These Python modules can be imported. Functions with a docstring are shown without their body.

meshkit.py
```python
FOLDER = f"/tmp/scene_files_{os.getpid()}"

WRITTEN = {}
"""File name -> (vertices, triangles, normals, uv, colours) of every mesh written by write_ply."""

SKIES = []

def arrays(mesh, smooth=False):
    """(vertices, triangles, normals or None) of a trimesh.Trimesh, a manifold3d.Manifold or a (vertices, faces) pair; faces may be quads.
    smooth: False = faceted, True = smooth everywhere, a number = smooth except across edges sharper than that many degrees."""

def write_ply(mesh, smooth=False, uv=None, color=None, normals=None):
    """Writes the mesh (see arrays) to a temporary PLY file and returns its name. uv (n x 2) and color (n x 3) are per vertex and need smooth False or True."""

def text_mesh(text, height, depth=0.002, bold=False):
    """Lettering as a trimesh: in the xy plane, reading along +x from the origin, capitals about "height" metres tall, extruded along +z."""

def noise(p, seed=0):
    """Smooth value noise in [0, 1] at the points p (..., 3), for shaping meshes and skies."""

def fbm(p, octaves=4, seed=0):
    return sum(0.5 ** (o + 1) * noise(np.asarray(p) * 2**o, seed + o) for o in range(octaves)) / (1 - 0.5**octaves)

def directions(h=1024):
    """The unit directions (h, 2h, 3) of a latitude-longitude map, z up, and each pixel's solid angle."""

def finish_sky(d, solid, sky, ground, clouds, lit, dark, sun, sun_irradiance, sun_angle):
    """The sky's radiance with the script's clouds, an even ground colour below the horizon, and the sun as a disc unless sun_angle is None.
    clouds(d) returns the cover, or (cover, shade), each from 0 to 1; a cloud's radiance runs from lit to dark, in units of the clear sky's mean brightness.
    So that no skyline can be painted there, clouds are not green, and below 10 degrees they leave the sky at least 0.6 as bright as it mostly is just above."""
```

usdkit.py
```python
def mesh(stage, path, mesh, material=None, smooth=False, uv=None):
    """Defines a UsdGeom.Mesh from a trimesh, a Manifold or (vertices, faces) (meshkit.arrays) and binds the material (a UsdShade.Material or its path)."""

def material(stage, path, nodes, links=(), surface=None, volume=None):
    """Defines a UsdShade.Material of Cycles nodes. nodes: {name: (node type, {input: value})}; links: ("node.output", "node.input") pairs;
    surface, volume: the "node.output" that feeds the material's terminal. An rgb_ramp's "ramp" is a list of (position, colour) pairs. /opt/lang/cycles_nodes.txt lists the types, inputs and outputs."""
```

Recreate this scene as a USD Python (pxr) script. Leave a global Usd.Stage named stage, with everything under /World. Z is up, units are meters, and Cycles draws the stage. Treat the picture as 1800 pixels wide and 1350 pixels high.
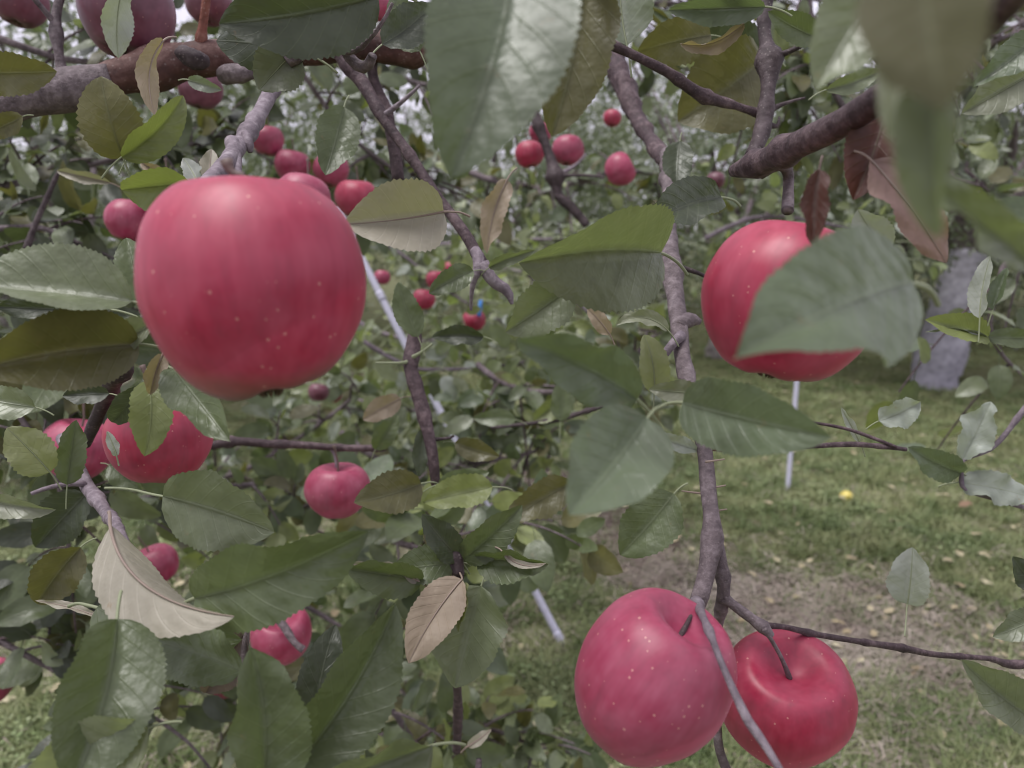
import math, random
import numpy as np
import usdkit, meshkit
from pxr import Usd, UsdGeom, UsdLux, UsdShade, Sdf, Gf, Vt

stage = Usd.Stage.CreateInMemory()
UsdGeom.SetStageUpAxis(stage, 'Z'); UsdGeom.SetStageMetersPerUnit(stage, 1.0)
UsdGeom.Xform.Define(stage, '/World'); UsdGeom.Scope.Define(stage, '/World/Looks')
Lk = '/World/Looks/'

# ------------------------------------------------------------------ camera, sky, sun
CAM_Z, PITCH, FOC = 1.35, math.radians(11.5), 1300.0     # eye height, downward tilt, focal length in photo pixels
C = np.array([0, 0, CAM_Z])
RT, FW, UP = np.array([1., 0, 0]), np.array([0, math.cos(PITCH), -math.sin(PITCH)]), np.array([0, math.sin(PITCH), math.cos(PITCH)])
cam = UsdGeom.Camera.Define(stage, '/World/camera')
cam.AddTranslateOp().Set(Gf.Vec3d(*C)); cam.AddRotateXOp().Set(90 - math.degrees(PITCH))
cam.CreateHorizontalApertureAttr(36.0); cam.CreateVerticalApertureAttr(27.0); cam.CreateFocalLengthAttr(26.0)
cam.CreateClippingRangeAttr(Gf.Vec2f(0.02, 500)); cam.CreateFStopAttr(7.5); cam.CreateFocusDistanceAttr(0.5)
cam.CreateExposureAttr(1.3)

SUN_EL, SUN_AZ = math.radians(70), math.radians(-115)     # behind the camera, to the left, veiled by cloud
sun = UsdLux.DistantLight.Define(stage, '/World/sun')
sun.CreateIntensityAttr(0.4); sun.CreateAngleAttr(32.0); sun.CreateNormalizeAttr(True); sun.CreateColorAttr(Gf.Vec3f(1, .97, .95))
sun.AddRotateZOp().Set(-math.degrees(SUN_AZ)); sun.AddRotateXOp().Set(-(90 - math.degrees(SUN_EL)))
dome = UsdLux.DomeLight.Define(stage, '/World/sky'); dome.CreateIntensityAttr(1.0)
dome.GetPrim().SetCustomDataByKey('kind', 'structure')
skym = usdkit.material(stage, Lk + 'overcast_sky', {
    's': ('sky_texture', {'sky_type': 'single_scattering', 'sun_disc': False, 'sun_elevation': SUN_EL, 'sun_rotation': SUN_AZ}),
    'tc': ('texture_coordinate', {}),
    'n': ('noise_texture', {'scale': 2.2, 'detail': 5, 'roughness': .55}),
    'r': ('rgb_ramp', {'ramp': [(.25, (6.6, 6.2, 7.4)), (.75, (9.0, 8.5, 9.9))]}),
    'm': ('mix', {'mix_type': 'mix', 'fac': .9}),
    'b': ('background_shader', {'strength': .052})},
    [('tc.generated', 'n.vector'), ('n.fac', 'r.fac'), ('s.color', 'm.color1'), ('r.color', 'm.color2'), ('m.color', 'b.color')], surface='b.background')
UsdShade.MaterialBindingAPI.Apply(dome.GetPrim()).Bind(skym)

# ------------------------------------------------------------------ helpers
used = {}
def path_for(parent, name):
    p = str(parent.GetPath()) if parent else '/World'
    k = used.get((p, name), 0); used[(p, name)] = k + 1
    return f'{p}/{name}' + (f'_{k:03d}' if k else '')
def tag(prim, label=None, cat=None, group=None, kind=None):
    for k, v in (('label', label), ('category', cat), ('group', group), ('kind', kind)):
        if v: prim.SetCustomDataByKey(k, v)
    return prim
def thing(name, label, cat, loc=(0, 0, 0), group=None):
    x = UsdGeom.Xform.Define(stage, path_for(None, name)); x.AddTranslateOp().Set(Gf.Vec3d(*map(float, loc)))
    return tag(x.GetPrim(), label, cat, group)
def obj(name, mesh, mat, parent=None, smooth=True, uv=None):
    m = usdkit.mesh(stage, path_for(parent, name), mesh, mat, smooth=smooth, uv=uv)
    m.CreateDoubleSidedAttr(True)
    return m.GetPrim()
def unit(v): return np.asarray(v, float) / max(np.linalg.norm(v), 1e-12)
def ray(px, py): return FW + (px - 900) / FOC * RT - (py - 675) / FOC * UP
def P(px, py, d): return C + d * ray(px, py)              # a point d metres ahead of the lens plane
def G(px, py):                                            # the point of the ground seen there
    r = ray(px, py); return C + r * (-CAM_Z / r[2])
def merge(parts):
    V, F, U, n = [], [], [], 0
    for p in parts:
        V.append(p[0]); F.append(p[1] + n); n += len(p[0])
        if len(p) > 2 and p[2] is not None: U.append(p[2])
    return np.vstack(V), np.vstack(F), (np.vstack(U) if U else None)

def spline(pts, n):
    pts = np.asarray(pts, float)
    if len(pts) == 2: return pts[0] + np.linspace(0, 1, n)[:, None] * (pts[1] - pts[0])
    t = np.r_[0, np.cumsum(np.linalg.norm(np.diff(pts[:, :3], axis=0), axis=1))]
    from scipy.interpolate import PchipInterpolator
    return PchipInterpolator(t / t[-1], pts, axis=0)(np.linspace(0, 1, n))

def tube(pts, radii, sides=10, n=None, rough=.0, seed=0, knots=0, freq=60.):
    """a tapered, knobbly round limb along pts, closed at both ends"""
    q = np.c_[np.asarray(pts, float), np.asarray(radii, float)]
    L = np.linalg.norm(np.diff(q[:, :3], axis=0), axis=1).sum()
    n = n or int(np.clip(L / .006, 6, 120))
    q = spline(q, n); c, r = q[:, :3], q[:, 3].copy()
    rg = np.random.default_rng(seed)
    if knots:
        x = np.linspace(0, 1, n)
        for k in rg.uniform(.04, .96, knots):
            r *= 1 + rg.uniform(.15, .4) * np.exp(-((x - k) / (rg.uniform(.7, 1.3) * 1.2 * r.mean() / max(L, 1e-6))) ** 2)
    T = np.gradient(c, axis=0); T /= np.linalg.norm(T, axis=1)[:, None] + 1e-12
    a = unit(np.cross(T[0], [.31, .2, .93])); A = []
    for t in T:
        a = unit(a - t * a.dot(t)); A.append(a)
    A = np.array(A); B = np.cross(T, A)
    ph = np.linspace(0, 2 * np.pi, sides, endpoint=False)
    D = A[:, None] * np.cos(ph)[None, :, None] + B[:, None] * np.sin(ph)[None, :, None]
    rr = np.repeat(r[:, None], sides, 1)
    if rough:
        q3 = c[:, None] + D * r[:, None, None]
        rr = rr * (1 + rough * (2 * meshkit.fbm(q3 * freq, 3, seed) - 1))
    V = (c[:, None] + D * rr[..., None]).reshape(-1, 3)
    i, j = np.meshgrid(np.arange(n - 1), np.arange(sides), indexing='ij'); k = (j + 1) % sides
    a0, b0, c0, d0 = i * sides + j, i * sides + k, (i + 1) * sides + k, (i + 1) * sides + j
    F = np.vstack([np.stack([a0, b0, c0], -1).reshape(-1, 3), np.stack([a0, c0, d0], -1).reshape(-1, 3)])
    V = np.vstack([V, c[0], c[-1]]); m = n * sides
    cap = [(m, (s + 1) % sides, s) for s in range(sides)] + [(m + 1, (n - 1) * sides + s, (n - 1) * sides + (s + 1) % sides) for s in range(sides)]
    return V, np.vstack([F, cap])

# ------------------------------------------------------------------ materials
def M(name): return Lk + name
def bark(name, c0, c1, c2, scale=90, spots=(.5, .45, .42), spot=.14):
    return usdkit.material(stage, Lk + name, {
        'g': ('geometry', {}), 'n': ('noise_texture', {'scale': scale, 'detail': 6, 'roughness': .62}), 'n2': ('noise_texture', {'scale': scale * .18, 'detail': 3}),
        'r': ('rgb_ramp', {'ramp': [(.3, c0), (.5, c1), (.7, c2)]}), 'mm': ('math', {'math_type': 'multiply_add', 'value2': .6}), 'm2': ('math', {'math_type': 'multiply', 'value2': .4}),
        'v': ('voronoi_texture', {'scale': scale * 3.2}), 'vs': ('map_range', {'from_min': .1, 'from_max': .25, 'to_min': spot, 'to_max': 0., 'clamp': True}),
        'mx': ('mix', {'mix_type': 'mix', 'color2': spots}), 'bp': ('bump', {'strength': .9, 'distance': .0025}),
        'p': ('principled_bsdf', {'roughness': .7, 'specular_ior_level': .3})},
        [('g.position', 'n.vector'), ('g.position', 'n2.vector'), ('g.position', 'v.vector'), ('n2.fac', 'm2.value1'), ('n.fac', 'mm.value1'), ('m2.value', 'mm.value3'), ('mm.value', 'r.fac'),
         ('r.color', 'mx.color1'), ('v.distance', 'vs.value'), ('vs.result', 'mx.fac'), ('mx.color', 'p.base_color'), ('n.fac', 'bp.height'), ('bp.normal', 'p.normal')], surface='p.BSDF')
bark('bark_grey', (.045, .035, .038), (.12, .095, .1), (.25, .21, .22), scale=150)
bark('bark_lavender', (.07, .056, .066), (.16, .13, .148), (.28, .245, .265), scale=150)
bark('bark_rust', (.02, .012, .012), (.075, .034, .028), (.19, .115, .1), scale=60)
bark('bark_dark', (.018, .013, .014), (.045, .032, .034), (.12, .095, .1), spot=.2)
bark('bark_plum', (.022, .014, .016), (.058, .038, .042), (.16, .115, .12), spot=.12, scale=130)
bark('bark_red_twig', (.06, .02, .016), (.17, .06, .042), (.27, .14, .11), spot=.2)
bark('bark_trunk', (.09, .08, .075), (.2, .18, .17), (.34, .32, .31), scale=24)
bark('white_wash', (.17, .16, .18), (.31, .3, .34), (.44, .43, .48), scale=20, spots=(.2, .18, .17), spot=.5)

def leaf_mat(name, up, lo, up2=None, rough=.44, spec=.5, trans=.17, vein=(.2, .23, .13), vmix=.12, nv=8., wear=.4, wearc=(.2, .12, .05), rand=.32):
    up, lo = tuple(c * 1.12 for c in up), tuple(c * .86 for c in lo); up2 = up2 or tuple(c * .66 for c in up)
    tr = tuple(min(1, c * 1.9 + .01) for c in up); tr = (tr[0] * 1.05, tr[1] * 1.15, tr[2] * .55)
    return usdkit.material(stage, Lk + name, {
        'tc': ('texture_coordinate', {}), 'g': ('geometry', {}), 'oi': ('object_info', {}),
        'sx': ('separate_xyz', {}), 'u1': ('math', {'math_type': 'subtract', 'value2': .5}), 'u2': ('math', {'math_type': 'absolute'}),
        'q1': ('math', {'math_type': 'multiply_add', 'value2': -.5}), 'q2': ('math', {'math_type': 'multiply', 'value2': nv}), 'q3': ('math', {'math_type': 'fraction'}),
        'q4': ('math', {'math_type': 'subtract', 'value2': .5}), 'q5': ('math', {'math_type': 'absolute'}),
        'vl': ('map_range', {'from_min': .0, 'from_max': .075, 'to_min': 1., 'to_max': 0., 'clamp': True}),
        'vm': ('map_range', {'from_min': .006, 'from_max': .028, 'to_min': 1.6, 'to_max': 0., 'clamp': True}),
        'vv': ('math', {'math_type': 'maximum'}), 'vf': ('math', {'math_type': 'multiply', 'value2': vmix}),
        'n': ('noise_texture', {'scale': 45., 'detail': 4}), 'nf': ('noise_texture', {'scale': 420., 'detail': 3}), 'nw': ('noise_texture', {'scale': 75., 'detail': 5, 'roughness': .65}),
        'nr': ('map_range', {'from_min': .35, 'from_max': .65, 'clamp': True}),
        'cu': ('mix', {'mix_type': 'mix', 'color1': up, 'color2': up2}), 'cl': ('mix', {'mix_type': 'mix', 'color1': lo, 'color2': tuple(c * .86 for c in lo)}),
        'side': ('mix', {'mix_type': 'mix'}), 'ww': ('map_range', {'from_min': .66, 'from_max': .73, 'to_max': wear, 'clamp': True}), 'cw': ('mix', {'mix_type': 'mix', 'color2': wearc}),
        'cv': ('mix', {'mix_type': 'mix', 'color2': vein}),
        'ri': ('math', {'math_type': 'add'}), 'rm': ('map_range', {'from_min': 0., 'from_max': 2., 'to_min': 1 - rand, 'to_max': 1 + rand}), 'hv': ('hsv', {}),
        'hb': ('math', {'math_type': 'multiply', 'value2': .5}), 'ro': ('map_range', {'from_min': .3, 'from_max': .7, 'to_min': rough - .12, 'to_max': rough + .14, 'clamp': True}), 'ha': ('math', {'math_type': 'multiply_add', 'value2': .5}), 'hc': ('math', {'math_type': 'multiply_add', 'value2': 3.5}), 'nu': ('noise_texture', {'scale': 130., 'detail': 2}), 'bp': ('bump', {'strength': .45, 'distance': .0006}),
        'p': ('principled_bsdf', {'roughness': rough, 'specular_ior_level': spec}), 't': ('translucent_bsdf', {'color': tr}), 'mix': ('mix_closure', {'fac': trans})},
        [('tc.UV', 'sx.vector'), ('sx.x', 'u1.value1'), ('u1.value', 'u2.value1'), ('u2.value', 'q1.value1'), ('sx.y', 'q1.value3'), ('q1.value', 'q2.value1'), ('q2.value', 'q3.value1'),
         ('q3.value', 'q4.value1'), ('q4.value', 'q5.value1'), ('q5.value', 'vl.value'), ('u2.value', 'vm.value'), ('vl.result', 'vv.value1'), ('vm.result', 'vv.value2'), ('vv.value', 'vf.value1'),
         ('g.position', 'n.vector'), ('g.position', 'nf.vector'), ('g.position', 'nw.vector'), ('n.fac', 'nr.value'), ('nr.result', 'cu.fac'), ('nr.result', 'cl.fac'),
         ('g.backfacing', 'side.fac'), ('cu.color', 'side.color1'), ('cl.color', 'side.color2'), ('side.color', 'cw.color1'), ('nw.fac', 'ww.value'), ('ww.result', 'cw.fac'),
         ('cw.color', 'cv.color1'), ('vf.value', 'cv.fac'), ('oi.random', 'ri.value1'), ('g.random_per_island', 'ri.value2'), ('ri.value', 'rm.value'), ('rm.result', 'hv.value'), ('cv.color', 'hv.color'), ('hv.color', 'p.base_color'),
         ('n.fac', 'ro.value'), ('ro.result', 'p.roughness'), ('nf.fac', 'hb.value1'), ('vv.value', 'ha.value1'), ('hb.value', 'ha.value3'), ('g.position', 'nu.vector'), ('nu.fac', 'hc.value1'), ('ha.value', 'hc.value3'), ('hc.value', 'bp.height'), ('bp.normal', 'p.normal'), ('p.BSDF', 'mix.closure1'), ('t.BSDF', 'mix.closure2')], surface='mix.closure')
PALE = (.24, .255, .19)
leaf_mat('leaf_green', (.09, .115, .052), PALE)
leaf_mat('leaf_pale', (.2, .225, .13), (.3, .31, .23), rough=.42, spec=.6, trans=.3)
leaf_mat('leaf_fresh', (.155, .19, .085), (.28, .29, .19), rough=.42, spec=.55, trans=.3)
leaf_mat('leaf_dark', (.044, .056, .03), (.14, .155, .1))
leaf_mat('leaf_olive', (.105, .1, .036), (.2, .19, .09), wear=.3)
leaf_mat('leaf_sage', (.14, .165, .095), (.24, .255, .18), rough=.4, spec=.5)
leaf_mat('leaf_blue', (.105, .135, .08), (.22, .245, .19), rough=.4, spec=.5)
leaf_mat('leaf_lime', (.17, .2, .07), (.24, .26, .13))
leaf_mat('leaf_silver', (.26, .29, .25), (.32, .34, .31), rough=.5, vmix=.25)
leaf_mat('leaf_cream', (.24, .24, .16), (.33, .305, .24), vein=(.56, .52, .44), rough=.55, vmix=.09, trans=.12)
leaf_mat('leaf_tan', (.28, .22, .14), (.32, .255, .19), vein=(.5, .4, .3), rough=.6, trans=.15)
leaf_mat('leaf_dry', (.26, .16, .13), (.3, .2, .17), rough=.65, wear=.6, wearc=(.2, .11, .08), trans=.12)
leaf_mat('leaf_painted_shade', (.06, .058, .03), (.09, .085, .05), rough=.7, spec=.15, trans=.25)  # dark olive, with the shadow on the corner leaf put into its colour
leaf_mat('leaf_brown', (.07, .025, .018), (.13, .05, .04), rough=.6, wear=.5, wearc=(.03, .015, .01), trans=.1)
leaf_mat('leaf_plum', (.13, .09, .09), (.17, .125, .12), rough=.65, wear=.6, wearc=(.14, .12, .06), trans=.1)

def apple_mat(name, dark, mid, pink, ground, bloom=.22):
    return usdkit.material(stage, Lk + name, {
        'tc': ('texture_coordinate', {}), 'oi': ('object_info', {}), 'mp': ('mapping', {'mapping_type': 'point', 'scale': (1, 1, .1)}), 'ad': ('vector_math', {'math_type': 'add'}), 'rs': ('vector_math', {'math_type': 'scale', 'scale': 7.}),
        'cx': ('combine_xyz', {}),
        'n1': ('noise_texture', {'scale': 150., 'detail': 6, 'roughness': .6}), 'n2': ('noise_texture', {'scale': 24., 'detail': 3}), 'n3': ('noise_texture', {'scale': 38., 'detail': 3, 'roughness': .6}),
        'r1': ('rgb_ramp', {'ramp': [(.16, dark), (.5, mid), (.86, pink)]}), 'mm': ('math', {'math_type': 'multiply_add', 'value2': .68}), 'm2': ('math', {'math_type': 'multiply', 'value2': .32}),
        'sz': ('separate_xyz', {}), 'z1': ('math', {'math_type': 'multiply_add', 'value2': .035}), 'gz': ('map_range', {'from_min': -.03 + .0175, 'from_max': -.048 + .0175, 'to_min': 0., 'to_max': .75, 'clamp': True}), 'mg': ('mix', {'mix_type': 'mix', 'color2': ground}),
        'v': ('voronoi_texture', {'scale': 170., 'randomness': 1.}), 'vr': ('separate_color', {}), 'vt': ('map_range', {'from_min': .1, 'from_max': 1., 'to_min': .05, 'to_max': .13, 'clamp': True}),
        'vd': ('math', {'math_type': 'less_than'}), 'vq': ('math', {'math_type': 'multiply', 'value2': .45}), 'ml': ('mix', {'mix_type': 'mix', 'color2': (.6, .34, .27)}),
        'br': ('map_range', {'from_min': .3, 'from_max': .8, 'to_min': .0, 'to_max': bloom, 'clamp': True}), 'mb': ('mix', {'mix_type': 'mix', 'color2': (.52, .3, .36)}),
        'rr': ('map_range', {'from_min': .4, 'from_max': .65, 'to_min': .42, 'to_max': .56, 'clamp': True}),
        'p': ('principled_bsdf', {'roughness': .4, 'specular_ior_level': .5, 'sheen_weight': .05, 'sheen_roughness': .4, 'sheen_tint': (.95, .75, .85)})},
        [('oi.random', 'cx.x'), ('oi.random', 'cx.y'), ('cx.vector', 'rs.vector1'), ('tc.object', 'ad.vector1'), ('rs.vector', 'ad.vector2'), ('ad.vector', 'mp.vector'), ('mp.vector', 'n1.vector'), ('ad.vector', 'n2.vector'), ('ad.vector', 'n3.vector'), ('ad.vector', 'v.vector'),
         ('n2.fac', 'm2.value1'), ('n1.fac', 'mm.value1'), ('m2.value', 'mm.value3'), ('mm.value', 'r1.fac'), ('tc.object', 'sz.vector'), ('n2.fac', 'z1.value1'), ('sz.z', 'z1.value3'), ('z1.value', 'gz.value'), ('gz.result', 'mg.fac'), ('r1.color', 'mg.color1'),
         ('v.color', 'vr.color'), ('vr.r', 'vt.value'), ('v.distance', 'vd.value1'), ('vt.result', 'vd.value2'), ('vd.value', 'vq.value1'), ('vq.value', 'ml.fac'), ('n3.fac', 'br.value'), ('br.result', 'mb.fac'),
         ('mg.color', 'mb.color1'), ('mb.color', 'ml.color1'), ('ml.color', 'p.base_color'), ('n3.fac', 'rr.value'), ('rr.result', 'p.roughness')], surface='p.BSDF')
apple_mat('apple_red', (.14, .005, .02), (.275, .009, .039), (.38, .042, .08), (.1, .065, .03), bloom=.14)
apple_mat('apple_pink', (.14, .008, .03), (.255, .018, .058), (.34, .062, .115), (.17, .06, .05), bloom=.22)
apple_mat('apple_maroon', (.04, .007, .014), (.075, .012, .024), (.12, .025, .04), (.09, .045, .03), bloom=.2)
def flat(name, col, rough=.6, spec=.4):
    return usdkit.material(stage, Lk + name, {'g': ('geometry', {}), 'n': ('noise_texture', {'scale': 60., 'detail': 5}), 'm': ('mix', {'mix_type': 'mix', 'color1': col, 'color2': tuple(c * .7 for c in col)}),
        'p': ('principled_bsdf', {'roughness': rough, 'specular_ior_level': spec})}, [('g.position', 'n.vector'), ('n.fac', 'm.fac'), ('m.color', 'p.base_color')], surface='p.BSDF')
flat('petiole_green', (.24, .27, .16)); flat('petiole_pink', (.27, .21, .17)); flat('calyx_brown', (.08, .05, .03)); flat('stalk_brown', (.14, .1, .085))
flat('white_paint', (.5, .5, .6), .35); flat('blue_plastic', (.03, .2, .55), .4); flat('yellow_fruit', (.6, .5, .12), .4); flat('bud_cream', (.5, .48, .3))
flat('straw', (.33, .28, .18)); flat('fallen_leaf', (.2, .125, .075)); flat('brown_leaf', (.22, .14, .1))
MID = {'leaf_green': 'petiole_green', 'leaf_cream': 'petiole_pink', 'leaf_tan': 'petiole_pink', 'leaf_dry': 'petiole_pink', 'leaf_brown': 'stalk_brown', 'leaf_plum': 'stalk_brown'}

# ------------------------------------------------------------------ one leaf
def blade(base, tip, n0, wr, aR=10, aL=10, curl=0., bow=0., wave=0., seed=0, nt=40, ns=5, lower=False, tooth=.045, blunt=0., twist=0., quilt=1.):
    """a serrated leaf from base to tip; n0 the direction its face is turned to, wr width over length, aR and aL how far each half is folded up,
    curl bends the midrib along n0, bow bends it sideways. Returns vertices, faces, uv and the midrib."""
    base, tip = np.asarray(base, float), np.asarray(tip, float)
    L = np.linalg.norm(tip - base); a = (tip - base) / L
    n0 = unit(n0 - a * np.dot(n0, a)); w0 = np.cross(a, n0)
    rg = np.random.default_rng(seed)
    t = np.linspace(0, 1, nt + 1); a_, b_ = .56, .78 - blunt
    h = (np.maximum(t, 1e-6) ** a_) * (np.maximum(1 - t, 0) ** b_); h = h / h.max() * wr * L / 2
    h = np.maximum(h, .0012 * L)
    c = base + np.outer(t, tip - base) + np.outer(curl * L * 4 * t * (1 - t), n0) + np.outer(bow * L * 4 * t * (1 - t), w0)
    T = np.gradient(c, axis=0); T /= np.linalg.norm(T, axis=1)[:, None]
    N = n0 - T * (T @ n0)[:, None]; N /= np.linalg.norm(N, axis=1)[:, None]; W = np.cross(T, N)
    if twist:
        tw = np.radians(twist) * (t - .5); N, W = N * np.cos(tw)[:, None] + W * np.sin(tw)[:, None], W * np.cos(tw)[:, None] - N * np.sin(tw)[:, None]
    s = np.linspace(-1, 1, 2 * ns + 1); s = np.sign(s) * np.abs(s) ** .85
    saw = 1 + tooth * (np.arange(nt + 1) % 2 * 2 - 1) * (np.arange(nt + 1) < nt) * rg.uniform(.4, 1.2, nt + 1)
    ph = rg.uniform(0, 6.28, 4); V, U = np.zeros((nt + 1, len(s), 3)), np.zeros((nt + 1, len(s), 2))
    fold = [np.radians(np.interp(t, (0, 1), (v, v)) if np.isscalar(v) else np.interp(t, (0, .45, 1), (v[0], v[0], v[1]))) for v in (aR, aL)]
    for j, sj in enumerate(s):
        ang = (fold[0] if sj > 0 else fold[1])[:, None]; av = abs(sj)
        hh = h * av * (saw if av > .97 else 1.)
        up = wave * L * av ** 1.6 * (np.sin(t * 11 + ph[0] + (2. if sj > 0 else 0)) * .6 + np.sin(t * 19 + ph[1] + 3 * sj) * .4)
        cup = .12 * hh * av                                         # the halves curve a little
        tt = np.clip(t + .10 * av * h / max(h.max(), 1e-9), 0, 1)
        q = (t - .25 * av) * 8
        up = up + quilt * .006 * L * np.sin(2 * np.pi * q) * av * (1 - av) * 2.2 + rg.normal(0, .0012 * L, nt + 1) * av
        d = np.sign(sj) * W * np.cos(ang) + N * np.sin(ang); dn = N * np.cos(ang) - np.sign(sj) * W * np.sin(ang)
        V[:, j] = c + d * hh[:, None] + dn * (up * np.minimum(1, h / (h.max() * .5)) - cup)[:, None]
        U[:, j] = np.stack([np.full(nt + 1, .5 + sj / 2), t], 1)
    m = len(s); i, j = np.meshgrid(np.arange(nt), np.arange(m - 1), indexing='ij')
    p, q, r, o = i * m + j, i * m + j + 1, (i + 1) * m + j + 1, (i + 1) * m + j
    F = np.vstack([np.stack([p, q, r], -1).reshape(-1, 3), np.stack([p, r, o], -1).reshape(-1, 3)])
    if lower: pass
    V = V.reshape(-1, 3)
    nrm = np.cross(V[F[:, 1]] - V[F[:, 0]], V[F[:, 2]] - V[F[:, 0]]).sum(0)
    if (nrm @ n0 < 0) != bool(lower): F = F[:, ::-1]
    return V, F, U.reshape(-1, 2), c, (n0 if lower else -n0)
def leaf_part(parent, lf, mat, pet=None, pr=.0009, big=True, seed=0):
    V, F, U, c, under = lf
    o = obj('leaf', (V, F), M(mat), parent, True, U)
    L = np.linalg.norm(c[-1] - c[0])
    k = np.linspace(0, len(c) - 1, 13).astype(int)
    rib = c[k] + under * pr * np.linspace(1.15, .5, 13)[:, None]
    if pet is None: pet = c[0] - unit(c[1] - c[0]) * L * .28 + np.array([0, 0, -.1 * L])
    pp = np.vstack([pet, (pet + c[0]) / 2 + np.array([0, 0, .02 * L]), rib])
    rr = np.r_[pr * 1.1, pr, np.linspace(pr, pr * .22, 13)]
    obj('petiole', tube(pp, rr, 6 if big else 4, 44 if big else 9), M(MID.get(mat, 'petiole_green')), o)
    return o

# ------------------------------------------------------------------ apples
def apple_mesh(R, seed, squash=.92, dimple=.34, basin=.2, nth=44, nph=64, lobes=.018, lop=.04, taper=.10, cav=.3):
    rg = np.random.default_rng(seed); ph0, ph1 = rg.uniform(0, 6.28, 2)
    th = np.linspace(0, np.pi, nth); ph = np.linspace(0, 2 * np.pi, nph, endpoint=False); T, H = np.meshgrid(th, ph, indexing='ij')
    r = np.sin(T) * (1 + taper * np.cos(T) + .02 * np.cos(2 * T)); z = np.cos(T) * squash
    r = np.maximum(np.sin(T), 0) ** (1 - .12 * np.clip((1.3 - T) / .9, 0, 1)) * (1 + taper * np.cos(T) + .02 * np.cos(2 * T))
    z = z - dimple * np.exp(-(T / cav) ** 2) + basin * np.exp(-((np.pi - T) / .34) ** 2)
    low = np.clip((T - 1.4) / 1.6, 0, 1)
    r = r * (1 + lobes * np.cos(5 * H + ph0) * (.3 + low) + .014 * np.cos(2 * H + ph1)); z = z * (1 + lop * np.cos(H + ph1)) + .02 * low * np.cos(5 * H + ph0)
    V = np.stack([r * np.cos(H), r * np.sin(H), z], -1).reshape(-1, 3)
    V = V * (1 + .03 * (2 * meshkit.fbm(V * 1.6 + seed, 2, seed) - 1))[:, None]
    i, j = np.meshgrid(np.arange(nth - 1), np.arange(nph), indexing='ij'); k = (j + 1) % nph
    p, q, s, o = i * nph + j, i * nph + k, (i + 1) * nph + k, (i + 1) * nph + j
    F = np.vstack([np.stack([p, s, q], -1).reshape(-1, 3), np.stack([p, o, s], -1).reshape(-1, 3)])
    V[:nph] = V[:nph].mean(0); V[-nph:] = V[-nph:].mean(0)
    return V * R, F, (V * R)[0], (V * R)[-1]
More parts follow.
